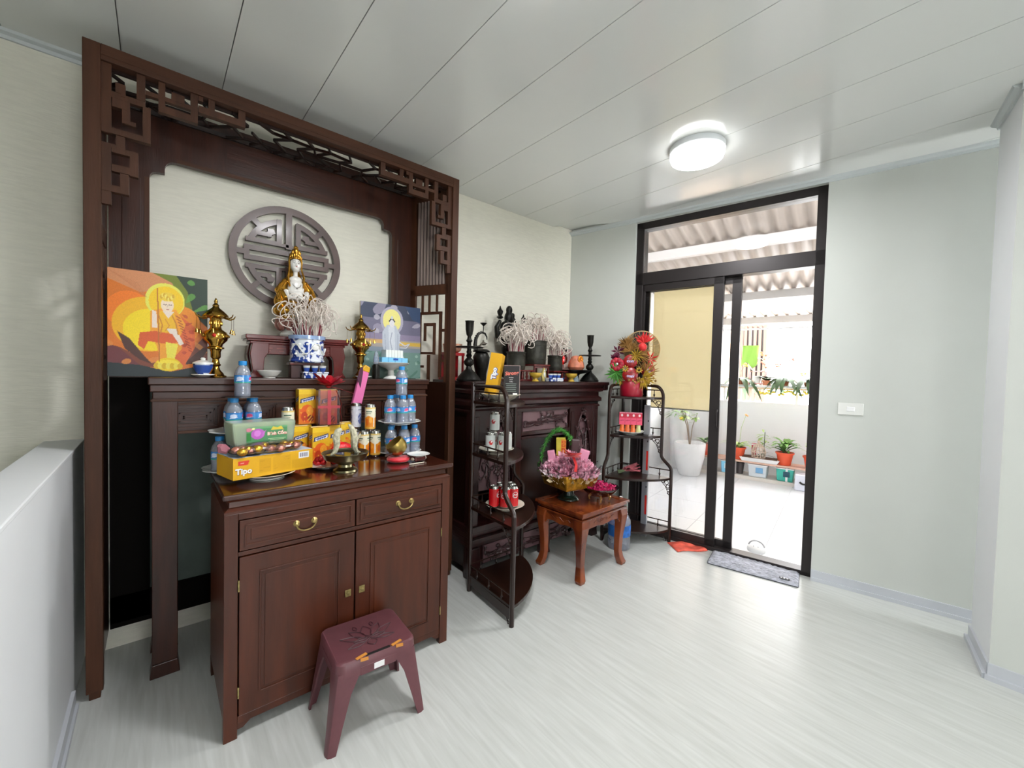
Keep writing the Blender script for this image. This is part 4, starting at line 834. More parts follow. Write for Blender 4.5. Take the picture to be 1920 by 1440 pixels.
dr.build('painted_dragon', PORC, ip, True)
incense(ip, .118, .06, .17, .25, 100, 70, 4)
# trays, cups, dish, compote
tr = thing('cup_tray', 'blue and white porcelain tray below the incense pot, carrying three small cups', 'tray', (.627, 2.312, AZ))
MB().box(-.058, .058, -.026, .026, .0, .028).box(-.063, .063, -.03, .03, .026, .034).build('tray_body', BLUEP, tr, bevel=.003)
def teacup(label, x, y, z, s=1.0, grp='small blue and white cups on the tray'):
    t = thing('tea_cup', label, 'cup', (x, y, z), 0, grp)
    MB().lathe([(.010 * s, 0), (.011 * s, .003), (.014 * s, .012), (.0175 * s, .03), (.018 * s, .031), (.0165 * s, .03), (.012 * s, .01), (0, .006)], 18).build('cup_body', PORC, t, True)
    MB().lathe([(.0108 * s, .001), (.0145 * s, .013), (.0158 * s, .02)], 18).build('blue_band', BLUI, t, True); return t
for k, l_ in enumerate(('leftmost of three tiny blue and white cups on the porcelain tray', 'middle one of three tiny blue and white cups on the porcelain tray', 'rightmost of three tiny blue and white cups on the porcelain tray')): teacup(l_, .587 + k * .039, 2.311, AZ + .035)
def dish(label, x, y, z, r_, h_=.03, m_=PORC, name='dish', cat='dish', wav=0, nw=0, grp=None, foot=.5):
    t = thing(name, label, cat, (x, y, z), 0, grp)
    MB().lathe([(r_ * foot, 0), (r_ * foot, .004), (r_ * .75, h_ * .45), (r_, h_), (r_ * .97, h_ + .001), (r_ * .7, h_ * .55), (r_ * foot * .8, .006), (0, .006)], 48 if nw else 32, wav=wav, nw=nw).build('dish_body', m_, t, True)
    return t
dish('small empty white saucer in front of the red statue stand, left of the tray', .423, 2.335, AZ, .054, .036)
lc_ = thing('lidded_cup', 'lidded blue and white tea cup on a saucer by the left brass censer', 'cup', (.160, 2.345, AZ))
MB().lathe([(.022, 0), (.03, .006), (.044, .012), (.043, .015), (.02, .01), (0, .01)], 28).build('saucer', PORC, lc_, True)
MB().lathe([(.018, .012), (.024, .02), (.036, .045), (.038, .062), (.036, .064)], 28).build('cup_body', BLUEP, lc_, True)
MB().lathe([(.040, .062), (.038, .068), (.02, .076), (.009, .079), (.010, .086), (.006, .09), (0, .09)], 28).build('lid', PORC, lc_, True)
MB().lathe([(.0245, .021), (.036, .044), (.0375, .056)], 28).build('blue_glaze', BLUI, lc_, True)
# brass censers
def censer(label, x, y):
    t = thing('brass_censer', label, 'censer', (x, y, AZ), 0, 'pair of polished brass pagoda censers on the altar')
    MB().lathe([(.042, 0), (.043, .006), (.034, .012), (.03, .02), (.018, .035), (.014, .05), (.022, .058), (.016, .066), (.013, .085), (.02, .095), (.02, .12), (.024, .13)], 24).build('stem', BRASS, t, True)
    MB().lathe([(.024, .13), (.034, .135), (.034, .14), (.026, .146), (.028, .155), (.046, .175), (.05, .195), (.044, .212), (.026, .225), (.022, .235)], 28).build('bowl', BRASS, t, True)
    MB().lathe([(.022, .235), (.021, .26), (.024, .275), (.038, .28), (.052, .285), (.05, .292), (.034, .31), (.016, .325), (.012, .332), (.014, .338), (.006, .348), (.008, .356), (.002, .372), (0, .374)], 28).build('pagoda_lid', BRASS, t, True)
    for k in range(6):
        a_ = PI / 3 * k + .3; cx, cy = math.cos(a_), math.sin(a_)
        MB().tube([(.035 * cx, .035 * cy, .282), (.062 * cx, .062 * cy, .276), (.078 * cx, .078 * cy, .284), (.084 * cx, .084 * cy, .296)], [.004, .0035, .003, .002], 6).build('roof_arm', BRASS, t, True)
        MB().tube([(.076 * cx, .076 * cy, .28), (.076 * cx, .076 * cy, .225)], .0008, 4).lathe([(.009, .205), (.007, .212), (.004, .224), (0, .226)], 10, (.076 * cx, .076 * cy, 0)).build('hanging_bell', BRASS, t, True)
        MB().ell((.051 * cx, .051 * cy, .195), (.009, .009, .009), 8, 6).build('boss', REDI if k in (4,) else BRASS, t, True)
    for k in range(10): a_ = 2 * PI * k / 10; MB().ell((.023 * math.cos(a_), .023 * math.sin(a_), .255), (.004, .004, .012), 6, 5).build('pierced_pillar', BRASS, t, True)
    return t
c_a = censer('polished brass pagoda censer left of the statue, before the orange painting', .212, 2.40)
copy_tree(c_a, (.898, 2.40, AZ), R(10), 'polished brass pagoda censer right of the statue, by the grey painting')
dish('low white saucer under the right brass censer, in front of it', .885, 2.315, AZ, .045, .014)
cp = thing('compote', 'white footed porcelain compote dish in front of the grey painting', 'dish', (1.085, 2.40, AZ))
MB().lathe([(.045, 0), (.042, .006), (.02, .02), (.017, .05), (.035, .062), (.10, .085), (.11, .096), (.107, .098), (.05, .075), (0, .07)], 36).build('compote_body', PORC, cp, True)
bb = thing('gift_box', 'flat light blue box lying on the white compote', 'box', (1.085, 2.40, AZ + .099), R(4))
MB().box(-.085, .085, -.05, .05, 0, .028).build('carton', mat('sky_blue_card', '#7cc0e4', .4), bb, bevel=.001)
for x in (-.045, 0, .045): MB().box(x - .001, x + .001, -.0505, -.0495, 0, .028).build('seam', BLUI, bb)
MB().box(-.012, .02, -.0508, -.05, .012, .024).build('printed_patch', BLUI, bb)
wb = thing('paper_packet', 'white ribbed paper packet on top of the light blue box', 'packet', (1.09, 2.395, AZ + .128), R(3))
for k in range(6): MB().box(-.056 + k * .0188, -.0385 + k * .0188, -.03, .03, 0, .045).build('pack_sleeve', PORC, wb, bevel=.0012)
ol = thing('oil_lamp', 'tiny glass oil lamp with a black base beside the compote', 'lamp', (.975, 2.36, AZ + .0))
MB().lathe([(.02, 0), (.022, .02), (.02, .075), (.014, .085)], 16).build('base', BLACKM, ol, True); MB().lathe([(.012, .085), (.018, .11), (.012, .14), (.007, .16)], 14).build('glass_chimney', BOTT, ol, True)
# ------------------------------------------------------------------ offerings on the cabinet (z = 0.893)
TZ = .893
# water bottle, reused by copying
wb_ras = Ras(64, 26, '#3b86c8'); wb_ras.rect(0, 1, .0, .16, '#2f9a86'); wb_ras.rect(0, 1, .84, 1, '#2f74bb'); 
for k in range(4): wb_ras.ell(.125 + .25 * k, .55, .07, .25, '#c9d6ee' if k % 2 == 0 else '#d8507a'); wb_ras.line([(.06 + .25 * k, .3), (.19 + .25 * k, .42)], .02, '#f0f4fa')
LBL = printed('glossy_label', .25, .3)
def make_bottle(label, loc, group):
    t = thing('water_bottle', label, 'bottle', loc, 0, group)
    MB().lathe([(.018, .0015), (.028, .0), (.030, .006), (.030, .022), (.0285, .026), (.030, .03), (.0285, .036), (.0295, .05), (.0305, .056), (.0305, .092), (.027, .11), (.018, .126), (.0135, .132), (.0135, .138)], 24).build('bottle_body', BOTT, t, True)
    MB().lathe([(0, .132), (.0158, .133), (.016, .148), (.0145, .151), (0, .152)], 20).build('bottle_cap', CAPB, t, True)
    print_on('bottle_label', wb_ras, lambda u, v: (.0309 * math.cos(2 * PI * u), .0309 * math.sin(2 * PI * u), .058 + .033 * v), t, LBL, True)
    MB().lathe([(0, .004), (.0285, .006), (.0285, .10), (.0, .101)], 18).build('water', clear('bottle_water', '#d6e2f6', refl=.0, rough=.05, tint=.92, milk=.10), t, True)
    return t
def scallop(label, x, y, z, r_, h_=.018, m_=PORC, nw=9, rz=0):
    t = thing('scalloped_plate', label, 'plate', (x, y, z), rz)
    MB().lathe([(r_ * .5, 0), (r_ * .5, .003), (r_ * .8, h_ * .5), (r_, h_), (r_ * .985, h_ + .0015), (r_ * .75, h_ * .5), (r_ * .5, .005), (0, .005)], 72, wav=.035, nw=nw).build('plate_body', m_, t, True); return t
LX, LY = .285, 2.13
scallop('white scalloped plate on the cabinet under the left bottle tower', LX - .01, LY, TZ, .135)
g = 'water bottles of the left tower'
b0 = make_bottle('bottom-tier water bottle of the left tower, outermost left', (LX - .085, LY - .03, TZ + .006), g)
for k, (dx, dy, l_) in enumerate(((-.03, -.085, 'bottom-tier water bottle of the left tower, front left'), (.04, -.085, 'bottom-tier water bottle of the left tower, front right'), (.085, -.02, 'bottom-tier water bottle of the left tower, outermost right'), (.0, .03, 'bottom-tier water bottle at the back of the left tower'))):
    copy_tree(b0, (LX + dx, LY + dy, TZ + .006), k * 1.3, l_)
scallop('white scalloped plate between the two tiers of the left bottle tower', LX, LY - .02, TZ + .160, .125)
for k, (dx, dy, l_) in enumerate(((-.037, -.05, 'middle-tier water bottle of the left tower, front left'), (.033, -.05, 'middle-tier water bottle of the left tower, front right'), (-.037, .02, 'middle-tier water bottle of the left tower, back left'), (.033, .02, 'middle-tier water bottle of the left tower, back right'))):
    copy_tree(b0, (LX + dx, LY + dy, TZ + .166), k * 1.1 + .6, l_)
d_ = thing('clear_tray', 'thin clear plastic disc over the middle caps of the left bottle tower', 'tray', (LX, LY - .02, TZ + .3185)); MB().lathe([(.078, 0), (.08, .001), (.08, .003), (.0, .0032)], 32).build('disc', clear('milky_plastic', '#f2f2f0', refl=.2, rough=.1, tint=.75), d_, True)
copy_tree(b0, (LX - .005, LY - .03, TZ + .3225), .3, 'single water bottle on the very top of the left tower')
RX, RY = 1.0, 2.10
scallop('white scalloped plate on the cabinet under the right bottle tower', RX, RY, TZ, .12)
g2 = 'water bottles of the right tower'
rb = copy_tree(b0, (RX - .07, RY - .055, TZ + .006), 2.1, 'bottom-tier water bottle of the right tower, front left'); rb['group'] = g2
for k, (dx, dy, l_) in enumerate(((-.002, -.07, 'bottom-tier water bottle of the right tower, front middle'), (.068, -.05, 'bottom-tier water bottle of the right tower, front right'), (-.035, .01, 'bottom-tier water bottle of the right tower, back left'), (.04, .02, 'bottom-tier water bottle of the right tower, back right'))):
    copy_tree(rb, (RX + dx, RY + dy, TZ + .006), 1.1 + k * .8, l_)
scallop('white scalloped plate between the tiers of the right bottle tower', RX - .005, RY - .02, TZ + .160, .110)
for k, (dx, dy, l_) in enumerate(((-.06, -.03, 'second-tier water bottle of the right tower, left'), (-.002, -.06, 'second-tier water bottle of the right tower, front middle'), (.055, -.03, 'second-tier water bottle of the right tower, right'), (-.002, .02, 'second-tier water bottle of the right tower, at the back'))):
    copy_tree(rb, (RX + dx - .005, RY + dy, TZ + .166), 1.9 + k * .7, l_)
copy_tree(rb, (RX - .005, RY - .035, TZ + .3185), 1.2, 'single water bottle on the very top of the right tower')
# yellow drink cartons
cr_ = Ras(40, 64, '#e3b21a'); cr_.rect(0, 1, .86, 1, '#f0c92a'); cr_.poly([(.08, .60), (.92, .70), (.94, .82), (.10, .72)], '#1d2f5e'); cr_.poly([(.16, .62), (.86, .70), (.88, .78), (.18, .70)], '#e8ecf2'); cr_.line([(.25, .67), (.78, .735)], .02, '#3a4fa0')
cr_.rect(0, 1, 0, .45, '#de7a20'); cr_.ell(.5, .3, .42, .26, '#e8641c'); cr_.ell(.35, .22, .2, .14, '#c4401a'); cr_.ell(.65, .38, .2, .13, '#f2a02c'); cr_.ell(.7, .16, .18, .1, '#8f2a16'); cr_.swirl(.3, '#f3c445', 18, 1, (cr_.y < .5)); cr_.grain(.06)
def carton(label, x, y, z, rz, w_=.078, d=.05, h_=.17, grp='yellow fruit tea cartons on the cabinet'):
    t = thing('drink_carton', label, 'carton', (x, y, z), rz, grp)
    MB().box(-w_ / 2 + .0006, w_ / 2 - .0006, -d / 2 + .0006, d / 2 - .0006, 0, h_).build('carton_body', YEL, t)
    print_on('printed_front', cr_, lambda u, v: ((u - .5) * w_, -d / 2, .001 + v * (h_ - .002)), t); print_on('printed_side', cr_, lambda u, v: (-w_ / 2, (.5 - u) * d, .001 + v * (h_ - .002)), t)
    MB().box(-w_ / 2, w_ / 2, -.002, .002, h_, h_ + .003).build('top_seam', mat('pale_card', '#e9ddae', .5), t); return t
ct = carton('yellow fruit carton standing on the cabinet, furthest left in the group', .520, 2.17, TZ, R(8))
for (x, y, z, a_, l_) in ((.592, 2.10, TZ, R(4), 'yellow fruit carton at the front, with red sweets before it'), (.69, 2.16, TZ, R(-4), 'yellow carton on the cabinet below the ribboned gift carton'), (.742, 2.215, TZ, R(2), 'yellow carton behind the glass ornament, right end of the group'), (.545, 2.225, TZ, R(0), 'yellow carton hidden at the back under the tall left carton')):
    copy_tree(ct, (x, y, z), a_, l_)
copy_tree(ct, (.560, 2.215, TZ + .175), R(3), 'yellow fruit carton stacked upright in the upper row, left of the ribbon')
gc = copy_tree(ct, (.645, 2.15, TZ + .175), R(-6), 'yellow carton wrapped in clear pink film under a red ribbon bow')
gw = MB().box(-.05, .05, -.034, .034, -.004, .168).build('pink_film', clear('pink_film', '#f4a890', refl=.02, rough=.25, tint=.9), gc)
RIB = mat('red_organza_ribbon', '#b01828', .3, var=.2, scale=20)
MB().box(-.008, .008, -.0365, -.0355, 0, .17).box(-.0505, .0505, -.0362, -.0358, .08, .094).build('ribbon_band', RIB, gc)
bow = MB(); rr = random.Random(8)
for k in range(14):
    an = rr.uniform(0, 2 * PI); el = rr.uniform(.1, 1.35); ln = rr.uniform(.05, .085); dx, dy = math.cos(an), math.sin(an) * .5; px, py = -dy, dx; pts = []
    for i in range(13): a2 = 2 * PI * i / 13; q = ln * (.5 - .5 * math.cos(a2)); side = math.sin(a2) * ln * .28; pts.append((dx * q * math.cos(el * .8) + px * side, dy * q * math.cos(el * .8) + py * side - .01, .19 + q * math.sin(el) * .8))
    bow.tube(pts, .013, 4, closed=True, flat=.12)
bow.ell((0, -.01, .19), (.014, .012, .012), 8, 6); bow.build('ribbon_bow', RIB, gc, True)
tl_ = MB().tube([(.01, -.03, .185), (.05, -.035, .175), (.09, -.03, .16), (.12, -.02, .15)], .006, 4, flat=.15).tube([(.03, -.036, .17), (.05, -.04, .12), (.055, -.04, .10), (.05, -.042, .07), (.055, -.042, .03), (.05, -.045, -.03)], .005, 4, flat=.2)
tl_.build('ribbon_tail', RIB, gc, True)
# cans
def can(label, loc, ras, grp, r_=.0265, h_=.135, rz=0, tall=True):
    t = thing('drink_can', label, 'can', loc, rz, grp)
    MB().lathe([(.019, .0), (.022, .001), (r_ - .001, .008), (r_ - .0006, .012), (r_ - .0006, h_ - .014), (.0235, h_ - .004), (.0235, h_), (.022, h_), (.021, h_ - .004), (0, h_ - .004)], 28).build('can_body', STEEL, t, True)
    print_on('printed_wrap', ras, lambda u, v: (r_ * math.cos(2 * PI * u), r_ * math.sin(2 * PI * u), .011 + v * (h_ - .025)), t, LBL, True)
    MB().box(-.004, .004, -.012, .004, h_ - .004, h_ - .0025).build('pull_tab', STEEL, t); return t
oc = Ras(72, 40, '#e7e2c8'); oc.rect(0, 1, 0, .1, '#d8a43c'); oc.rect(0, 1, .93, 1, '#e3c878')
for k in range(3): oc.poly([(.02 + .333 * k, .1), (.30 + .333 * k, .1), (.30 + .333 * k, .52), (.16 + .333 * k, .62), (.02 + .333 * k, .5)], '#e08a1c'); oc.ell(.12 + .333 * k, .32, .05, .16, '#d4661a'); oc.ell(.22 + .333 * k, .42, .045, .14, '#f0ac38'); oc.line([(.08 + .333 * k, .8), (.25 + .333 * k, .8)], .016, '#4a6a5a'); oc.line([(.10 + .333 * k, .71), (.23 + .333 * k, .71)], .012, '#6b7d66')
oc.grain(.06)
g3 = 'orange juice cans on the cabinet'
k0 = can('orange juice can standing on the cabinet, left of the front pair', (.803, 2.085, TZ), oc, g3, rz=.4)
copy_tree(k0, (.862, 2.082, TZ), .1, 'orange juice can standing on the cabinet, right of the front pair')
copy_tree(k0, (.835, 2.086, TZ + .1355), .9, 'orange juice can stacked on top of the front pair')
copy_tree(k0, (.452, 2.08, TZ + .1355), 1.3, 'orange and white can on top, just right of the green cake box')
copy_tree(k0, (.452, 2.08, TZ), .7, 'orange and white can underneath another, right of the green cake box')
wc = Ras(60, 34, '#d7dae4')
for k in range(3): wc.ell(.16 + .333 * k, .4, .08, .26, '#6a78b0'); wc.swirl(.4, '#e8eaf2', 40, k); wc.rect(0, 1, .93, 1, '#b9bcc8'); wc.line([(.1 + .333 * k, .8), (.24 + .333 * k, .82)], .012, '#3d4a80')
can('white and blue milk can behind the orange cans, upper one of two', (.80, 2.19, TZ + .1355), wc, 'white and blue milk cans'); can('white and blue milk can behind the orange cans, lower one of two', (.80, 2.19, TZ), wc, 'white and blue milk cans')
pk = thing('paper_cone', 'tall pink paper packet with a yellow tip leaning behind the orange cans', 'packet', (.815, 2.238, TZ))
MB().tube([(-.02, 0, 0), (-.008, 0, .12), (.0, 0, .25)], .011, 8).build('yellow_sheath', YEL, pk, True)
MB().prism([(-.024, .26), (.028, .26), (.066, .43), (.038, .455), (.018, .44)], -.016, .012, 'y').build('pink_sleeve', mat('pink_paper', '#e070a8', .5), pk, bevel=.006)
MB().prism([(.018, .445), (.066, .43), (.072, .46), (.045, .475)], -.018, .014, 'y').build('yellow_tip', YEL, pk, bevel=.005); MB().prism([(-.0, .40), (.018, .35), (.03, .43), (.03, .465), (.015, .455)], -.019, -.015, 'y').build('dark_fold', mat('plum_paper', '#4a1838', .5), pk)
sw2 = MB(); rr = random.Random(3)
rc_ = thing('sweets_bag', 'glossy red bag of sweets lying before the front carton', 'bag', (.64, 2.0, TZ))
for k in range(26): sw2.ell((rr.uniform(-.085, .04), rr.uniform(-.035, .035), .012 + rr.uniform(0, .05) * (1 - abs(k - 13) / 16)), (.014, .014, .012), 8, 6)
stuff(sw2.build('sweets', mat('red_foil_sweets', '#a81a1e', .2, .3, var=.4, scale=40), rc_, True)); MB().ell((.035, .03, .055), (.055, .03, .045), 10, 8).ell((.0, .0, .05), (.03, .03, .03), 8, 6).ell((.07, .02, .03), (.03, .03, .03), 8, 6).build('red_bow', mat('bright_red_satin', '#c8101c', .3, var=.4, scale=30, bump=.8), rc_, True)
dish('white plate under the red sweets, mostly hidden behind the bronze dish', .60, 2.0, TZ - .0002, .095, .012)
# left front: yellow biscuit box on a plate, snack pack, green cake box
dish('white round plate under the yellow biscuit box', .345, 1.93, TZ, .105, .022, foot=.6)
yb = thing('biscuit_box', 'long yellow biscuit box lying on a white plate at the left cabinet corner', 'box', (.345, 1.945, TZ + .023), R(13))
MB().box(-.151, .151, -.0795, .0795, 0, .082).build('box_body', YEL, yb, bevel=.001)
MB().box(-.148, .148, -.077, .077, .082, .0832).build('pale_blue_lid', mat('pale_blue_print', '#b9cbe0', .35), yb)
YF_ = Ras(120, 34, '#dca617'); YF_.rect(.30, .44, .18, .82, '#cf9a12'); YF_.rect(.47, .69, .12, .85, '#d39e14'); YF_.rect(.71, .97, .12, .55, '#d39e14')
for k in range(5): YF_.line([(.31, .72 - k * .11), (.43, .73 - k * .11)], .004, '#b88610', .7); YF_.line([(.49, .76 - k * .12), (.67, .78 - k * .12)], .004, '#b88610', .7)
YF_.rect(.80, .94, .58, .9, '#e6e6e6')
for k in range(9): YF_.rect(.815 + k * .0125, .821 + k * .0125, .64, .86, '#7a7488')
YF_.poly([(.06, .66), (.17, .66), (.185, .84), (.055, .86)], '#d23a26'); YF_.line([(.075, .74), (.16, .77)], .008, '#f0b8a8'); YF_.grain(.02)
print_on('printed_front', YF_, lambda u, v: ((u - .5) * .302, -.0803, .0008 + v * .0805), yb)
lettering('Tipo', .030, WHT, yb, (-.115, -.0808, .030), (R(90), 0, 0), bold=.0012, ext=.0003); lettering('Tipo', .030, mat('brown_ink', '#7a3a12', .5), yb, (-.1142, -.0805, .0288), (R(90), 0, 0), bold=.0022, ext=.0001, name='lettering_shadow')
sp = thing('snack_pack', 'clear bag of golden wrapped sweets lying on the yellow biscuit box', 'bag', (.335, 1.925, TZ + .1065), R(13))
sm_ = MB(); rr = random.Random(12)
sg = MB(); 
for k in range(20): (sm_ if k % 2 else sg).ell((-.115 + .012 * k + rr.uniform(-.005, .005), -.045 + rr.uniform(-.02, .025), .016 + rr.uniform(0, .014)), (.019, .019, .015), 8, 6)
stuff(sm_.build('gold_sweets', GOLDL, sp, True)); stuff(sg.build('pink_sweets', mat('rose_foil', '#b87868', .3, .5, var=.4, scale=50), sp, True))
MB().ell((.0, -.025, .022), (.145, .055, .026), 20, 8).build('clear_bag', WRAP, sp, True); MB().tube([(-.13, .0, .02), (-.15, .01, .032), (-.16, .0, .045)], [.012, .02, .008], 7).build('gathered_end', mat('dusty_rose_film', '#a0606c', .4), sp, True)
gb = thing('cake_box', 'clear plastic cake box with a green lotus label on the bag of sweets', 'box', (.326, 1.962, TZ + .136), R(9))
MB().prism([(-.108, 0), (.108, 0), (.118, .095), (-.118, .095)], -.055, .055, 'y').build('plastic_shell', clear('greenish_clear_plastic', '#dcecd8', refl=.1, rough=.12, tint=.9, milk=.3), gb, bevel=.008)
for k in range(3):
    x = -.075 + k * .075; MB().box(x - .034, x + .034, -.045, .045, .012, .088).build('cake', mat('pale_yellow_cake', '#dfe0a8', .7, var=.15, scale=40), gb, bevel=.01)
GL = Ras(70, 36, '#4f8a5c'); GL.rect(0, 1, .86, 1, '#69a070'); GL.rect(0, .12, .1, .6, '#2c7a34'); GL.ell(.06, .82, .08, .12, '#d07a90'); GL.ell(.165, .88, .04, .07, '#e8dfa0')
GL.ell(.27, .52, .16, .34, '#b85cb8'); GL.poly([(.36, .25), (.47, .75), (.40, .62)], '#c070c0'); GL.ell(.26, .56, .08, .2, '#d080d0'); GL.poly([(.58, .72), (.9, .72), (.84, .95), (.74, .86), (.64, .95)], '#d8c040'); GL.rect(.52, .96, .14, .18, '#c8dcae'); GL.rect(.56, .92, .06, .09, '#c8dcae')
print_on('printed_label', GL, lambda u, v: ((u - .5) * .150 + .006, -.0562, .016 + v * .060), gb)
lettering('Bánh Cốm', .017, mat('cream_ink', '#efe0d0', .5), gb, (.042, -.0568, .045), (R(90), 0, 0), bold=.0006); lettering('Bánh Cốm', .017, REDI, gb, (.0425, -.0566, .0446), (R(90), 0, 0), bold=.0014, ext=.0001, name='lettering_shadow')
# bronze dish with glass swans
bd = thing('bronze_dish', 'aged bronze footed dish at the front of the cabinet', 'dish', (.635, 1.86, TZ))
MB().lathe([(.052, 0), (.05, .008), (.032, .02), (.03, .03), (.05, .042), (.085, .055), (.096, .078), (.099, .082), (.096, .084), (.088, .076), (.05, .066), (0, .064)], 44).build('dish_body', DBRASS, bd, True)
MB().lathe([(0, .074), (.09, .0745)], 32).build('water', clear('dish_water', '#c8cac4', refl=.15, rough=.05, tint=.6), bd, True)
FG = mat('speckled_frosted_glass', '#b9b49a', .25, var=.3, scale=80, coat=.3)
for sx, l_ in ((-1, 'left one of two curved speckled glass birds standing in the bronze dish'), (1, 'right one of two curved speckled glass birds standing in the bronze dish')):
    t = thing('glass_bird', l_, 'ornament', (.635 + sx * .012, 1.868, TZ + .067), 0, 'pair of glass birds in the bronze dish')
    pts = [(sx * .058, 0, .004), (sx * .04, 0, .01), (sx * .028, 0, .035), (sx * .03, 0, .07), (sx * .024, 0, .105), (sx * .012, 0, .128), (sx * .002, 0, .136)] if sx > 0 else [(-.05, 0, .004), (-.03, 0, .02), (-.022, 0, .05), (-.026, 0, .085), (-.018, 0, .11), (-.006, 0, .12)]
    MB().tube(pts, [.004, .01, .014, .017, .015, .010, .003][:len(pts)], 8).build('curved_body', FG, t, True)
    if sx > 0: MB().prism([(.028, .06), (.055, .095), (.06, .085), (.035, .045)], -.004, .004, 'y').build('wing', FG, t, bevel=.002)
    else: MB().prism([(-.026, .06), (-.03, .10), (-.04, .09), (-.034, .055)], -.004, .004, 'y').build('wing', FG, t, bevel=.002)
# singing bowl on red cushion, saucer on box
cu = thing('cushion', 'small round bright red cushion on the right front of the cabinet', 'cushion', (.905, 1.90, TZ)); MB().lathe([(.0, 0), (.045, .001), (.055, .008), (.056, .016), (.05, .024), (.03, .027), (0, .026)], 32, wav=.015, nw=10).build('pad', mat('red_satin', '#d0182c', .5, sheen=.4), cu, True)
sb = thing('singing_bowl', 'gold singing bowl tilted on the red cushion', 'bowl', (.902, 1.90, TZ + .030))
o = MB().lathe([(0, 0), (.02, .001), (.038, .012), (.048, .034), (.048, .058), (.045, .07), (.043, .07), (.045, .056), (.044, .034), (.034, .014), (0, .006)], 36).build('bowl_body', mat('satin_gold', '#a8904e', .35, .85, var=.1), sb, True); o.rotation_euler = (R(-4), R(-38), 0); o.location = (.022, 0, .012)
MB().tube([(-.075, -.02, .006), (-.02, -.01, .022)], [.005, .007], 8).build('striker', mat('dark_stick_wood', '#2e1c14', .4), sb, True)
rbx = thing('trinket_box', 'small dark red box with pale ends under the white saucer', 'box', (.992, 1.855, TZ), R(6)); MB().box(-.03, .03, -.018, .018, .002, .024).build('box_body', REDW, rbx, bevel=.004)
for x in (-.036, .036): MB().ell((x, 0, .013), (.008, .012, .009), 8, 6).build('end_knob', CREAM, rbx, True)
dish('white saucer resting on the small dark red box', .992, 1.858, TZ + .0248, .056, .012)
o = MB().tube([(-.04, 0, .003), (.04, .004, .003)], .0025, 6).build('incense_stick', CREAM, None, True); o.location = (.955, 1.80, TZ); tag(o, 'short pale stick lying on the cabinet in front of the red box', 'stick')
# ------------------------------------------------------------------ things on the carved altar (z = 1.283)
BZ = 1.283
def candlestick(label, x, y):
    t = thing('candlestick', label, 'candlestick', (x, y, BZ), 0, 'pair of blackened bronze candlesticks on the carved altar')
    MB().lathe([(.078, 0), (.08, .01), (.066, .03), (.045, .055), (.022, .075), (.016, .095), (.03, .108), (.034, .125), (.026, .14), (.014, .152), (.02, .165), (.014, .178), (.018, .19), (.014, .2), (.014, .212)], 28).build('turned_stem', BLACKM, t, True)
    MB().lathe([(.014, .212), (.09, .216), (.095, .221), (.09, .224), (.014, .226)], 40).build('drip_disc', BLACKM, t, True)
    MB().lathe([(.014, .226), (.013, .25), (.022, .262), (.014, .275), (.012, .29), (.02, .302), (.026, .335), (.028, .385), (.032, .392), (.027, .392), (.022, .37), (0, .36)], 26).build('candle_cup', BLACKM, t, True)
    return t
ca = candlestick('blackened bronze candlestick at the left end of the carved altar', 1.555, 2.25)
copy_tree(ca, (2.80, 2.25, BZ), label='blackened bronze candlestick at the right end of the carved altar')
jr = thing('urn', 'dark round-bellied urn behind the left black candlestick', 'urn', (1.75, 2.38, BZ)); MB().lathe([(.035, 0), (.038, .01), (.04, .05), (.055, .12), (.06, .165), (.045, .195), (.04, .2)], 28).build('urn_body', BLACKM, jr, True)
crn = thing('dragon_crane', 'black bronze crane and curling dragon figure above the dark urn', 'figurine', (1.75, 2.38, BZ + .201))
MB().lathe([(.06, 0), (.062, .008), (.04, .02), (0, .022)], 20).build('figure_base', BLACKM, crn, True)
MB().tube([(-.05 + .0, 0, .015), (-.055, 0, .05), (-.05, 0, .09), (-.03, 0, .125), (0, 0, .14), (.03, 0, .132), (.045, 0, .11), (.047, 0, .09)], [.017, .014, .012, .010, .009, .007, .005, .003], 8).build('curled_body', BLACKM, crn, True)
MB().ell((.02, 0, .06), (.024, .01, .012), 10, 6).tube([(.0, 0, .055), (-.02, 0, .04), (-.045, 0, .03)], .007, 6).ell((.04, 0, .064), (.012, .006, .004), 8, 5).ell((.015, 0, .078), (.008, .005, .008), 8, 5).build('dragon_head', mat('grey_bronze', '#5d564c', .4, .6), crn, True)
MB().tube([(-.02, 0, .03), (.03, 0, .038), (.055, 0, .04)], [.002, .002, .001], 5).build('beak_staff', BLACKM, crn, True)
for k in range(7): a_ = R(100 + k * 15); MB().ell((-.0 + .062 * math.cos(a_) , 0, .075 + .066 * math.sin(a_)), (.006, .003, .006), 6, 4).build('spine_crest', BLACKM, crn, True)
MB().tube([(.012, 0, .135), (.014, 0, .185)], .003, 6).lathe([(.004, .185), (.012, .192), (.026, .206), (.024, .207), (.0, .196)], 18, (.014, 0, 0)).build('lotus_cup', BLACKM, crn, True)
s2 = thing('statue', 'black many-figured bronze statue behind the left pot of incense', 'statue', (2.13, 2.53, BZ))
blob('figure_body', [((0, 0, .06), (.085, .055, .05)), ((0, 0, .14), (.055, .045, .06)), ((0, 0, .24), (.07, .045, .07)), ((0, 0, .34), (.085, .045, .06)), ((-.04, 0, .42), (.05, .035, .045)), ((.02, 0, .42), (.06, .035, .045)), ((-.01, 0, .49), (.036, .034, .055)), ((.04, .0, .47), (.024, .022, .03)), ((-.005, 0, .555), (.028, .026, .035)), ((.033, 0, .515), (.018, .018, .022))],
     [(((-.06, 0, .33), (-.125, -.01, .34), (-.135, -.01, .41), (-.10, -.01, .465)), [.028, .026, .02, .014]), (((.06, 0, .36), (.12, -.01, .37), (.14, -.01, .43)), [.026, .024, .014])], BLACKM, s2, .006, 3)
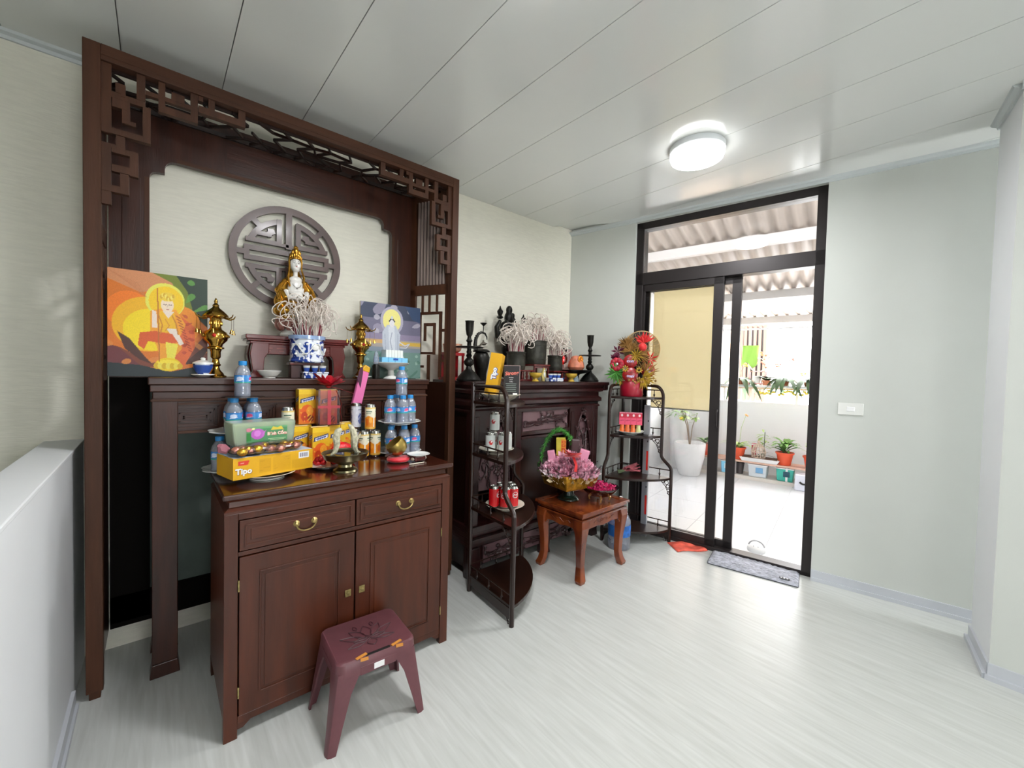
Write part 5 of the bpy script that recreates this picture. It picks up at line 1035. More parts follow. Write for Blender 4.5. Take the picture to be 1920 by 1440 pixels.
for x, z, s_ in ((-.105, .475, 1), (.14, .455, .8)):
    MB().lathe([(.012 * s_, 0), (.028 * s_, .012 * s_), (.014 * s_, .026 * s_), (.022 * s_, .045 * s_), (.024 * s_, .06 * s_), (.01 * s_, .078 * s_), (.003, .10 * s_), (0, .102 * s_)], 14, (x, -.01, z)).build('held_lamp', BLACKM, s2, True)
for (x, l_) in ((2.095, 'left'), (2.535, 'right')):
    t = thing('altar_tray', 'low dark red carved tray table under the %s pot of incense' % l_, 'tray', (x, 2.37, BZ))
    MB().box(-.135 if l_ == 'left' else -.12, .115, -.07, .07, .07, .082).build('tray_top', REDW, t, bevel=.003); MB().box(-.12 if l_ == 'left' else -.105, .10, -.06, .06, .0, .012).build('tray_foot', REDW, t, bevel=.002)
    for k in range(5): MB().lathe([(.006, .012), (.012, .03), (.007, .045), (.011, .06), (.007, .07)], 10, (-.095 + k * .046, -.052, 0)).build('baluster', REDW, t, True)
    MB().box(-.09, .09, .03, .05, .012, .07).build('tray_back', BWOOD, t)
t = thing('altar_tray', 'higher dark red tray table under the large middle pot of incense', 'tray', (2.31, 2.40, BZ)); MB().box(-.095, .085, -.08, .08, .115, .13).build('tray_top', REDW, t, bevel=.003)
for x in (-.08, .07):
    for y in (-.068, .068): MB().box(x - .006, x + .006, y - .006, y + .006, 0, .115).build('leg', REDW, t)
MB().box(-.08, .07, -.072, -.064, .10, .115).build('apron', REDW, t)
DPOT = mat('dark_bronze_pot', '#37362f', .5, .35, var=.35, scale=22, bump=.5, bscale=40)
def bpot(label, x, y, z, r_, h_, seed, inc):
    t = thing('incense_pot', label, 'incense pot', (x, y, z), 0, 'three dark pots full of burnt incense on the carved altar')
    MB().lathe([(r_ * .93, 0), (r_ * .97, .006), (r_, h_ * .45), (r_, h_ - .012), (r_ * 1.05, h_ - .008), (r_ * 1.05, h_), (r_ * .93, h_), (r_ * .9, h_ - .02), (0, h_ - .022)], 32).build('pot_body', DPOT, t, True)
    for zz in (.2, .8): MB().tube([(r_ * math.cos(R(a_)), r_ * math.sin(R(a_)), h_ * zz) for a_ in range(0, 360, 12)], .0025, 5, closed=True).build('relief_band', DPOT, t, True)
    incense(t, h_ - .02, r_ * .75, *inc, seed); return t
bpot('dark incense pot on the left tray, nearest the yellow box', 2.075, 2.375, BZ + .083, .072, .135, 21, (.125, .275, 80, 70))
bpot('largest dark incense pot, in the middle of the carved altar', 2.30, 2.40, BZ + .131, .088, .185, 22, (.13, .25, 85, 60))
bpot('dark incense pot on the right tray, next to the glowing red lamp', 2.50, 2.37, BZ + .083, .062, .125, 23, (.125, .25, 75, 60))
YC = mat('yellow_glazed_cup', '#c8a43a', .25, coat=.3)
for x, l_ in ((2.13, 'left'), (2.53, 'right')):
    t = thing('offering_cup', 'yellow glazed footed offering cup, %s of the blue and white cup tray' % l_, 'cup', (x, 2.215, BZ), 0)
    MB().lathe([(.026, 0), (.026, .004), (.018, .012), (.018, .025), (.036, .034), (.046, .05), (.047, .064), (.044, .062), (.03, .04), (0, .036)], 24).build('cup_body', YC, t, True)
t = thing('cup_tray', 'blue and white tray on the carved altar holding blue cups', 'tray', (2.325, 2.205, BZ)); MB().box(-.08, .07, -.03, .03, 0, .022).box(-.085, .075, -.034, .034, .02, .027).build('tray_body', BLUEP, t, bevel=.003)
for k, l_ in enumerate(('leftmost', 'middle', 'rightmost')): teacup(l_ + ' of three blue cups on the tray of the carved altar', 2.277 + k * .044, 2.203, BZ + .028, 1.15, 'blue cups on the carved altar tray')
t = thing('gold_plaque', 'small pale gold leaf-shaped plaque between the yellow cup and the blue cups', 'figurine', (2.235, 2.235, BZ)); MB().prism([(-.016, 0), (.016, 0), (.024, .04), (.016, .075), (0, .105), (-.016, .075), (-.024, .04)], -.008, .008, 'y').build('plaque_body', mat('pale_gold', '#d8c67a', .3, .5), t, bevel=.003); MB().ell((0, -.01, .05), (.010, .005, .02), 8, 6).ell((0, -.01, .078), (.006, .004, .007), 8, 6).build('seated_figure', PORC, t, True)
t = thing('electric_candle', 'small red glowing altar lamp between the incense and the orange bag', 'lamp', (2.625, 2.40, BZ)); MB().lathe([(.03, 0), (.03, .01), (.012, .02), (.01, .14)], 16).build('lamp_stem', REDW, t, True)
MB().lathe([(.01, .14), (.035, .155), (.04, .19), (.03, .225), (.012, .235)], 16).build('red_glass', clear('red_glass', '#e02818', refl=.1, tint=.8), t, True); MB().ell((0, 0, .185), (.014, .014, .028), 10, 8).build('lit_bulb', mat('red_glow', '#ff3a10', .3, emit=5.0), t, True)
l = MB(); 
for k in range(8): l.ell((.03 * math.cos(k * .8), .03 * math.sin(k * .8), .255 + .01 * (k % 3)), (.014, .008, .007), 8, 5)
l.build('bronze_flower', BLACKM, t, True)
t = thing('dark_platter', 'black footed platter at the right of the carved altar', 'platter', (2.70, 2.325, BZ)); MB().lathe([(.035, 0), (.035, .05), (.045, .06), (.11, .075), (.135, .092), (.13, .095), (.09, .085), (0, .082)], 36).build('platter_body', BLACKM, t, True)
t = thing('gift_bag', 'peach tulle gift bag with an orange flower on the black platter', 'bag', (2.70, 2.315, BZ + .088)); MB().lathe([(.055, .006), (.07, .03), (.062, .07), (.042, .11), (.03, .125), (0, .13)], 24, wav=.03, nw=8).build('bag_body', mat('peach_tulle', '#c97a5e', .5, var=.25, scale=25), t, True)
fl_ = MB()
for k in range(9): a_ = 2 * PI * k / 9; fl_.ell((-.005 + .022 * math.cos(a_), -.052, .095 + .022 * math.sin(a_)), (.011, .008, .011), 8, 5)
fl_.ell((-.005, -.06, .095), (.009, .006, .009), 8, 5).build('orange_flower', mat('orange_petals', '#e0881c', .5, var=.2, scale=50), t, True)
t = thing('candle_bundle', 'row of thin red candle sticks standing behind the orange flower bag', 'candles', (2.70, 2.44, BZ))
MB().box(-.08, .08, -.012, .012, 0, .16).build('carton', mat('pale_box', '#cfc4b8', .5), t)
for k in range(11): MB().tube([(-.075 + k * .015, -.0, .16), (-.075 + k * .015, 0, .275)], .0028, 5).build('thin_candle', REDSTK, t)
t = thing('napkin_pile', 'small pile of pale blue-grey folded paper left of the black platter', 'paper', (2.60, 2.25, BZ))
for k in range(4): MB().at(0, 0, .012 * k, rz=R(k * 13 - 15), rx=R(3)).box(-.035 + .003 * k, .032, -.025, .025, .0, .010).build('folded_sheet', mat('pale_blue_paper', '#a9bcc6', .6), t, bevel=.002)
t = thing('red_shrine', 'small red lacquered shrine at the left end of the carved altar, seen past the screen', 'shrine', (1.56, 2.50, BZ)); RL = mat('bright_red_lacquer', '#a8141c', .3, var=.1)
MB().box(-.055, .10, -.045, .045, 0, .02).box(-.055, .10, -.045, .045, .17, .19).box(-.05, .095, .03, .045, .02, .17).build('shrine_body', RL, t)
for x in (-.045, .02, .09): MB().box(x - .006, x + .006, -.042, -.03, .02, .17).build('post', RL, t)
o = thing('copper_bowl', 'copper and white patterned bowl standing on the red shrine', 'bowl', (1.585, 2.50, BZ + .191)); MB().lathe([(.04, 0), (.06, .015), (.07, .06), (.066, .06), (.055, .02), (0, .01)], 24).build('bowl_body', mat('copper_pattern', '#d8a084', .3, .4, var=.4, scale=30), o, True)
t = thing('white_box', 'small pale carton in front of the dark urn', 'box', (1.80, 2.27, BZ)); MB().box(-.03, .03, -.02, .02, 0, .055).build('carton', mat('pale_blue_card', '#b9c6cc', .5), t, bevel=.001)
# ------------------------------------------------------------------ left rack: plates, boxes, cans
R1 = (1.575, 1.945)
scallop('cream scalloped plate on the top shelf of the left corner rack', R1[0], R1[1] - .01, 1.172, .118, .042, CREAM, 16)
yb2 = thing('biscuit_box', 'upright yellow biscuit box on the scalloped plate of the left rack', 'box', (R1[0] - .06, R1[1] + .005, 1.210), R(-52)); yb2.rotation_euler = (R(-4), R(8), R(-48))
MB().box(-.034, .034, -.06, .06, 0, .245).build('box_body', YEL, yb2, bevel=.001); MB().box(-.0345, -.0335, -.055, .055, .02, .2).build('photo_side', mat('biscuit_photo', '#b58a62', .5, var=.4, scale=20, hex2='#d8632a'), yb2)
o = lettering('Tipo', .036, WHT, yb2, (.004, -.0605, .125), (R(90), R(-90), 0), bold=.002); lettering('Tipo', .036, BLUI, yb2, (.006, -.0602, .125), (R(90), R(-90), 0), bold=.0045, name='lettering_shadow', ext=.0001)
kb = thing('sauce_box', 'upright black box with red and white lettering leaning beside the yellow box', 'box', (R1[0] + .045, R1[1] - .055, 1.192), R(-38))
MB().box(-.048, .048, -.02, .02, 0, .195).build('box_body', mat('black_card', '#262324', .4), kb, bevel=.001); MB().box(.046, .0485, -.0205, -.0195, 0, .195).box(-.048, .048, -.0205, -.0195, .193, .1955).build('pale_edge', mat('pale_edge', '#b49a96', .4), kb)
lettering('Strong', .030, mat('salmon_ink', '#e07868', .4), kb, (-.002, -.0208, .148), (R(90), R(-6), 0), bold=.001, shear=.2)
for k, (wd, tx) in enumerate(((.016, 'EXTRA'), (.012, 'HOT'), (.011, 'CHILI'))): lettering(tx, .009, WHT, kb, (-.004, -.0208, .122 - k * .012), (R(90), 0, 0), ext=.0002)
for k in range(5): MB().box(-.036 + .004 * (k % 2), .028 - .003 * (k % 2), -.0207, -.02, .084 - k * .011, .0865 - k * .011).build('printed_line', mat('grey_ink', '#8c9a92', .5), kb)
MB().box(.008, .034, -.0207, -.02, .012, .030).build('printed_window', WHT, kb)
dish('cream plate of pale drink cans on the third shelf of the left rack', R1[0] - .01, R1[1] + .01, .857, .108, .028, CREAM, foot=.6)
ws = Ras(60, 34, '#c9ccc8')
for k in range(2): ws.ell(.25 + .5 * k, .55, .06, .14, '#c42c2c'); ws.ell(.27 + .5 * k, .6, .025, .05, '#e8e8e8')
for k in range(12): ws.line([(k / 12, 0), (k / 12, 1)], .006, '#a7adb0', .5)
w0 = can('silver and white beer can at the left of the plate, left rack', (R1[0] - .07, R1[1] - .01, .868), ws, 'silver and white cans on the left rack', r_=.030, h_=.118, rz=2.6)
for (dx, dy, dz, a_, l_) in ((-.01, -.055, 0, 1.9, 'silver and white beer can at the front of the plate, behind the rack post'), (.05, -.02, 0, 1.35, 'silver and white beer can with a red crest, right side of the plate'), (.0, .06, 0, 0, 'silver and white beer can at the back of the plate, left rack'), (-.025, .01, .119, 2.2, 'silver and white beer can stacked on top of the others, left rack')):
    copy_tree(w0, (R1[0] + dx, R1[1] + dy, .868 + dz), a_, l_)
dish('cream plate of red cola cans on the second shelf of the left rack', 1.60, 1.90, .527, .118, .026, CREAM, foot=.6)
rc = Ras(60, 36, '#c8141c')
for k in range(2): rc.ell(.25 + .5 * k, .66, .09, .17, '#d8dcdc'); rc.ell(.25 + .5 * k, .66, .075, .14, '#c8141c'); rc.line([(.19 + .5 * k, .62), (.23 + .5 * k, .70), (.27 + .5 * k, .64), (.31 + .5 * k, .70)], .012, '#f2f2f2'); rc.line([(.2 + .5 * k, .52), (.3 + .5 * k, .52)], .008, '#f2f2f2')
r0 = can('red cola can nearest the viewer on the second shelf of the left rack', (1.625, 1.855, .539), rc, 'red cola cans on the left rack', r_=.031, h_=.128, rz=2.9)
for (x, y, a_, l_) in ((1.575, 1.87, 2.2, 'red cola can half hidden behind the rack post'), (1.66, 1.91, 1.6, 'red cola can behind the nearest one, to the right'), (1.60, 1.945, 1, 'red cola can at the back of the plate'), (1.53, 1.92, .4, 'red cola can at the left of the plate, in shadow')): copy_tree(r0, (x, y, .539), a_, l_)
# ------------------------------------------------------------------ right rack: flowers, drinks
R2 = (2.985, 1.955)
fp = thing('flower_arrangement', 'red pot arrangement of red, gold and green artificial flowers with a round fan', 'flowers', (R2[0], R2[1], 1.172), R(-52))
MB().lathe([(.085, 0), (.09, .01), (.094, .12), (.09, .125), (.08, .118), (0, .116)], 32).build('red_pot', mat('crimson_pot', '#980a26', .4, coat=.1), fp, True)
GLD = mat('gold_plastic_leaf', '#9a7440', .35, .5, var=.3, scale=40); GLY = mat('yellow_gold_leaf', '#a8882c', .4, .2, var=.3, scale=40); GRN = mat('green_plastic_leaf', '#3d7a2a', .5, var=.3, scale=30)
RDP = mat('red_petals', '#a8142c', .5, var=.35, scale=40); RDB = mat('bright_red_velvet', '#cc1414', .5, sheen=.4)
rr = random.Random(4)
def leaf_fan(cx, cy, cz, n, ln, wd, m_, name, a0=0, a1=360, up=.3, depth=.04):
    ln *= 1.12; wd *= 1.15; n = int(n * 1.0)
    for k in range(n):
        a_ = R(a0 + (a1 - a0) * (k + .5) / n) ; l_ = ln * rr.uniform(.75, 1.1); dx, dz = math.cos(a_), math.sin(a_); dy = rr.uniform(-1, .3) * depth / l_
        px, pz = -dz * wd, dx * wd; b_ = MB()
        b_.add([(cx, cy, cz), (cx + dx * l_ * .5 + px, cy + dy * l_ * .5, cz + dz * l_ * .5 + pz), (cx + dx * l_, cy + dy * l_, cz + dz * l_), (cx + dx * l_ * .5 - px, cy + dy * l_ * .5, cz + dz * l_ * .5 - pz), (cx + dx * l_ * .5, cy + dy * l_ * .5 - .006, cz + dz * l_ * .5)], [(0, 1, 4), (1, 2, 4), (2, 3, 4), (3, 0, 4)])
        b_.build(name, m_, fp, solid=.0012)
fan = MB(); fc = (.075, .055, .395)
fan.tube([(fc[0] + .148 * math.cos(R(a_)), fc[1], fc[2] + .148 * math.sin(R(a_))) for a_ in range(0, 360, 8)], .004, 6, closed=True); fan.build('fan_rim', mat('bamboo', '#b89a6a', .5), fp, True)
MB().at(*fc, rx=R(90)).lathe([(0, 0), (.147, .0), (.147, .0015), (0, .0015)], 40).build('fan_disc', clear('fan_gauze', '#efe4cc', refl=.0, rough=.6, tint=.75), fp)
for k in range(22): a_ = 2 * PI * k / 22; MB().tube([(fc[0] + .04 * math.cos(a_), fc[1] - .002, fc[2] + .04 * math.sin(a_)), (fc[0] + .146 * math.cos(a_), fc[1] - .002, fc[2] + .146 * math.sin(a_))], .0012, 4).build('fan_rib', MATS['bamboo'], fp)
for r_ in (.07, .105): MB().tube([(fc[0] + r_ * math.cos(R(a_)), fc[1] - .002, fc[2] + r_ * math.sin(R(a_))) for a_ in range(0, 360, 12)], .001, 4, closed=True).build('fan_ring', MATS['bamboo'], fp)
leaf_fan(-.13, -.05, .19, 16, .085, .009, GRN, 'green_leaf', 0, 360); leaf_fan(.075, -.07, .155, 20, .10, .006, GLY, 'gold_spike_leaf', -150, 70); leaf_fan(.10, -.06, .20, 14, .10, .006, GLD, 'gold_spike_leaf', -20, 130)
leaf_fan(-.02, -.01, .37, 18, .11, .007, GLD, 'gold_leaf', 20, 190); leaf_fan(.05, -.02, .34, 12, .09, .007, GLD, 'gold_leaf', -60, 90); leaf_fan(.085, .0, .44, 9, .08, .010, RDB, 'red_leaf', 20, 170); leaf_fan(-.12, -.02, .37, 7, .05, .009, mat('plum_leaf', '#5a1430', .5), 'plum_leaf', 0, 360); leaf_fan(-.14, -.03, .31, 7, .045, .010, MATS['plum_leaf'], 'plum_leaf', 10, 180)
leaf_fan(.14, .0, .31, 8, .06, .006, REDI, 'red_leaf', 0, 360); leaf_fan(-.05, -.03, .42, 14, .08, .006, GLD, 'gold_leaf', 40, 220); leaf_fan(-.09, -.04, .13, 9, .05, .007, GLY, 'gold_leaf', 0, 360); leaf_fan(.02, -.06, .33, 12, .06, .006, GLY, 'gold_leaf', 0, 360)
MB().ell((.075, -.02, .405), (.036, .03, .036), 14, 10).build('red_ball_flower', RDB, fp, True)
for k in range(10): a_ = 2 * PI * k / 10; MB().ell((-.125 + .035 * math.cos(a_), -.06, .26 + .035 * math.sin(a_)), (.024, .012, .022), 8, 6).build('crimson_petal', RDP, fp, True)
MB().ell((-.125, -.075, .262), (.009, .007, .009), 8, 6).build('pearl_centre', PORC, fp, True)
for (x, z) in ((-.062, .225), (.045, .215)):
    for k in range(8): a_ = 2 * PI * k / 8; MB().ell((x + .018 * math.cos(a_), -.10, z + .018 * math.sin(a_)), (.011, .004, .006), 6, 5, Matrix.Rotation(-a_, 3, 'Y')).build('gold_flower_petal', GLY, fp, True)
for k in range(14): MB().ell((-.03 + .016 * k, -.098 + .002 * k, .135 + .02 * math.sin(k * 1.7)), (.009, .006, .012), 6, 5).build('gold_bud', GLD, fp, True)
CK = mat('glossy_red_packet', '#8e1416', .35, var=.5, scale=30, coat=.2)
for (x, y, z, r_, tx, ry) in ((-.02, -.055, .285, .056, 'COSY', 0), (.12, -.05, .215, .055, 'COSY', R(60)), (-.02, -.085, .175, .062, 'COSY', R(6))):
    k_ = MB().at(x, y, z, rx=R(90)).lathe([(0, -.006), (r_ * .9, -.005), (r_, 0), (r_ * .9, .006), (r_ * .5, .014), (0, .016)], 26).at().build('round_packet', CK, fp, True); lettering(tx, .022, mat('lilac_ink', '#cfc6ea', .4), k_, (x, y - .0175, z - (.012 if r_ > .06 else 0)), (R(90), ry, 0), bold=.0012)
scallop('white scalloped plate on the third shelf of the right rack', R2[0] + .0, R2[1] - .0, .857, .112, .028, PORC, 10)
dk = thing('drink_multipack', 'pack of orange drink bottles with a pink printed sleeve on the scalloped plate', 'drinks', (R2[0], R2[1] + .0, .868), R(-50))
for k in range(4):
    x = -.066 + k * .044; mk_ = mat('orange_drink', '#dd6a2c', .3, var=.2, scale=30, coat=.4) if k < 3 else mat('pale_green_drink', '#c5c88a', .3, coat=.4)
    MB().lathe([(.014, 0), (.02, .006), (.02, .03), (.017, .045), (.019, .06), (.014, .085), (.009, .095), (.009, .105)], 16, (x, 0, 0)).build('drink_bottle', mk_, dk, True)
DS = Ras(72, 36, '#d84868'); DS.rect(0, 1, .55, 1, '#c81838'); DS.rect(0, 1, .92, 1, '#e87890')
for k in range(4): DS.ell(.125 + k * .25, .76, .045, .10, '#f4d8dc'); DS.line([(.05 + k * .25, .34), (.2 + k * .25, .36)], .03, '#a01840'); DS.rect(.0 + k * .25, .012 + k * .25, .0, 1, '#b01838')
MB().box(-.092, .092, -.016, .022, .07, .17).build('sleeve', mat('pink_sleeve_card', '#dc90a0', .4), dk, bevel=.001); print_on('printed_sleeve', DS, lambda u, v: ((u - .5) * .184, -.0225 + .006 * v, .068 + v * .10), dk)
pt = thing('pink_bundle', 'small bundle of crumpled pink and green wrappers on the second shelf, right rack', 'wrappers', (2.97, 1.95, .527), R(-30)); pt.scale = (1.5, 1.5, 1.5)
pb = MB(); rr = random.Random(6)
for k in range(9): a_ = k * .7; pb.tube([(-.03, -.01, .02), (.0 + .03 * math.cos(a_), .02 * math.sin(a_), .03 + .012 * math.sin(a_ * 2)), (.06 + .01 * math.cos(a_), .02 * math.sin(a_), .035 + .02 * math.sin(a_))], [.004, .010, .006], 5, flat=.4)
pb.build('pink_ribbon_loops', mat('dusty_pink_satin', '#b06068', .35, var=.25, scale=40), pt, True); MB().tube([(-.06, .0, .012), (-.02, -.01, .022)], [.012, .006], 6).build('green_wrapper', mat('olive_wrapper', '#4c5a3a', .5), pt, True)
# spirit level leaning behind the rack
sl = thing('spirit_level', 'long grey aluminium level with red printing standing upright behind the right rack', 'tool', W(1.50, -.035, 0), TH)
MB().box(-.012, .012, -.024, .024, 0, 1.1).box(-.014, -.012, -.018, .0, 0.002, 1.098).build('bar', mat('brushed_aluminium', '#a9abb0', .35, .5), sl, bevel=.001)
for z in (.25, .62): MB().box(-.0148, -.014, -.022, -.006, z - .06, z + .10).build('red_print', REDI, sl)
for z in (.42, .80, .97): MB().box(-.015, -.0138, -.018, -.01, z - .008, z + .008).build('vial', mat('dark_vial', '#34363c', .3), sl)
# ------------------------------------------------------------------ gift basket and glass bowl on the low table
TT = .464
gs = thing('basket_stand', 'dark green glazed foot under the gold gift basket on the low table', 'stand', (2.215, 1.935, TT - .001)); MB().lathe([(.075, 0), (.07, .01), (.04, .03), (.035, .06), (.07, .085), (.075, .09), (0, .09)], 28).build('stand_body', mat('dark_green_glaze', '#1c2f26', .2, coat=.4), gs, True)
gk = thing('gift_basket', 'gold foil gift basket with a green tinsel handle and pink wrapping on the low table', 'basket', (2.215, 1.935, TT + .09), R(-50))
MB().at(rz=R(42)).hexa([(-.125, -.125, 0), (.125, -.125, 0), (.125, .125, 0), (-.125, .125, 0), (-.155, -.155, .11), (.155, -.155, .11), (.155, .155, .11), (-.155, .155, .11)]).build('gold_foil_tray', GOLDL, gk, bevel=.008)
pm = mat('pink_tulle', '#e6b0c2', .5, var=.25, scale=35); pm2 = mat('white_tulle', '#e8dcdc', .5, var=.15, scale=35); rr = random.Random(31)
def tuft(n, rx_, ry_, z0, z1, m_, nm, ln=.055):
    b_ = MB()
    for k in range(n):
        a_, q = rr.uniform(0, 2 * PI), math.sqrt(rr.random()); x, y, z = rx_ * q * math.cos(a_), ry_ * q * math.sin(a_), z0 + (z1 - z0) * (1 - q * q) * rr.uniform(.6, 1.0)
        d = Vector((math.cos(a_) * q + rr.uniform(-.4, .4), math.sin(a_) * q + rr.uniform(-.4, .4), rr.uniform(.2, 1))).normalized() * ln * rr.uniform(.6, 1.3); e = Vector((rr.uniform(-1, 1), rr.uniform(-1, 1), rr.uniform(-1, 1))).normalized() * ln * .35
        p0 = Vector((x, y, z)); b_.add([tuple(p0), tuple(p0 + d * .6 + e), tuple(p0 + d), tuple(p0 + d * .6 - e)], [(0, 1, 2), (0, 2, 3)])
    return stuff(b_.build(nm, m_, gk))
tuft(2200, .175, .175, .09, .215, pm, 'pink_tulle', .042); tuft(420, .19, .19, .09, .14, pm2, 'white_tulle', .04)
tuft(260, .18, .18, .05, .11, mat('cream_lace', '#e2cda4', .5, var=.2, scale=40), 'lace_trim', .04)
hn = MB(); gl = MB()
arcp = [(-.075 + .13 * math.cos(R(a_)), .02, .10 + .29 * math.sin(R(a_))) for a_ in range(0, 181, 10)]
hn.tube(arcp, .008, 6).build('handle', GRN, gk, True)
for k in range(520):
    i = rr.uniform(0, len(arcp) - 1.01); p0 = Vector(arcp[int(i)]).lerp(Vector(arcp[int(i) + 1]), i - int(i)); d = Vector((rr.uniform(-1, 1), rr.uniform(-1, 1), rr.uniform(-1, 1))).normalized() * rr.uniform(.018, .036); e = d.cross(Vector((.3, .7, .2))).normalized() * .003
    gl.add([tuple(p0 + e), tuple(p0 - e), tuple(p0 + d)], [(0, 1, 2)])
stuff(gl.build('green_tinsel', mat('green_tinsel', '#4fae4c', .3, .4, var=.4, scale=60), gk))
bx = MB().at(-.045, .02, .12, ry=R(-2)).box(-.045, .02, -.02, .02, 0, .215).at().build('yellow_green_packet', mat('yellow_green_packet', '#c4b63c', .4, var=.1), gk, bevel=.002)
MB().box(-.062, -.026, -.001, .0, .215, .325).build('orange_panel', mat('orange_card', '#d88c2c', .5), bx)
for k in range(4): MB().box(-.057, -.031, -.002, -.001, .224 + k * .025, .240 + k * .025).build('red_panel', REDI, bx); MB().box(-.051, -.037, -.003, -.002, .229 + k * .025, .235 + k * .025).build('gold_square', YEL, bx)
MB().box(.01, .07, .0, .045, .12, .33).build('brown_packet', mat('brown_packet', '#4e3a3c', .35), gk, bevel=.008)
MB().at(-.105, -.03, .1, ry=R(-10)).box(-.025, .025, -.02, .02, 0, .15).build('pink_packet', mat('pink_packet', '#dc90ac', .4, var=.1), gk, bevel=.004); MB().at(.07, -.03, .12, ry=R(14)).box(-.03, .035, -.02, .02, 0, .15).build('pink_packet', MATS['pink_packet'], gk, bevel=.004)
rb_ = MB(); rr = random.Random(9)
for k in range(11):
    an = rr.uniform(0, 2 * PI); el = rr.uniform(.0, 1.0); ln = rr.uniform(.045, .075); dx, dy = math.cos(an), math.sin(an) * .5; px, py = -dy, dx; pts = []
    for i in range(11): a2 = 2 * PI * i / 11; q = ln * (.5 - .5 * math.cos(a2)); side = math.sin(a2) * ln * .3; pts.append((dx * q * math.cos(el * .8) + px * side + .02, dy * q + py * side - .125, .235 + q * math.sin(el) * .8))
    rb_.tube(pts, .014, 4, closed=True, flat=.15)
rb_.tube([(.03, -.13, .23), (.05, -.16, .18), (.045, -.17, .14)], .010, 4, flat=.15).build('red_bow', RDB, gk, True)
wr_ = MB(); 
for k in range(16):
    a_ = 2 * PI * k / 16; wr_.tube([(.14 * math.cos(a_), .12 * math.sin(a_), .01), (.18 * math.cos(a_), .155 * math.sin(a_), .1), (.225 * math.cos(a_ + .1), .185 * math.sin(a_ + .1), .15 + .02 * math.sin(k * 2.3))], [.01, .02, .035], 5, flat=.12)
wr_.build('clear_wrapping', WRAP, gk, True)
pb_ = thing('petal_bowl', 'clear glass footed bowl heaped with magenta petals, beside the gift basket', 'bowl', (2.36, 1.775, TT)); pb_.scale = (1.12, 1.12, 1.2)
MB().lathe([(.03, .028), (.07, .036), (.10, .06), (.118, .084), (.115, .085), (.09, .06), (.05, .044), (0, .04)], 36, wav=.02, nw=12).build('bowl_body', clear('pinkish_glass', '#f6dce6', refl=.12, rough=.03), pb_, True)
for k in range(4): a_ = PI / 4 + PI / 2 * k; MB().tube([(.05 * math.cos(a_), .05 * math.sin(a_), .036), (.065 * math.cos(a_), .065 * math.sin(a_), .02), (.06 * math.cos(a_), .06 * math.sin(a_), .004)], [.008, .007, .006], 8).build('foot', mat('gilt_glass_foot', '#c09a5c', .15, .6), pb_, True)
b_ = MB(); rr = random.Random(14)
for k in range(420):
    a_, q = rr.uniform(0, 2 * PI), math.sqrt(rr.random()); x, y = .092 * q * math.cos(a_), .092 * q * math.sin(a_); z = .05 + .03 * q * q + .075 * (1 - q) * rr.random()
    d = Vector((rr.uniform(-1, 1), rr.uniform(-1, 1), rr.uniform(-.3, 1))).normalized() * .017; e = Vector((rr.uniform(-1, 1), rr.uniform(-1, 1), rr.uniform(-1, 1))).normalized() * .008; p0 = Vector((x, y, z)); b_.add([tuple(p0), tuple(p0 + d * .5 + e), tuple(p0 + d), tuple(p0 + d * .5 - e)], [(0, 1, 2), (0, 2, 3)])
stuff(b_.build('magenta_petals', mat('magenta_petals', '#c81460', .5, var=.25, scale=60), pb_))
# ------------------------------------------------------------------ balcony things, in the door frame (n outward, s along)
TERR = mat('terracotta_plastic', '#d2502c', .5, var=.08, scale=10); SOIL = mat('potting_soil', '#5a4436', .9); LEAFG = mat('leaf_green', '#5c8a3a', .5, var=.35, scale=12); LEAFD = mat('dark_leaf_green', '#33502a', .5, var=.35, scale=12); LEAFP = mat('pale_leaf_green', '#9ab86a', .5, var=.3, scale=12)
def leafm(mb_, p0, d, ln, wd, droop):
    d = Vector(d).normalized(); side = d.cross(Vector((0, 0, 1))); side = side.normalized() if side.length > .05 else Vector((1, 0, 0)); P = []
    for k in range(6): t_ = k / 5; P.append(Vector(p0) + d * ln * t_ + Vector((0, 0, -droop * ln * t_ * t_)))
    vs = []; 
    for k, q in enumerate(P): w_ = wd * math.sin(PI * (.12 + .86 * k / 5)); vs += [tuple(q - side * w_), tuple(q + Vector((0, 0, -.15 * w_))), tuple(q + side * w_)]
    mb_.add(vs, [(k * 3 + j, k * 3 + j + 1, k * 3 + j + 4, k * 3 + j + 3) for k in range(5) for j in range(2)])
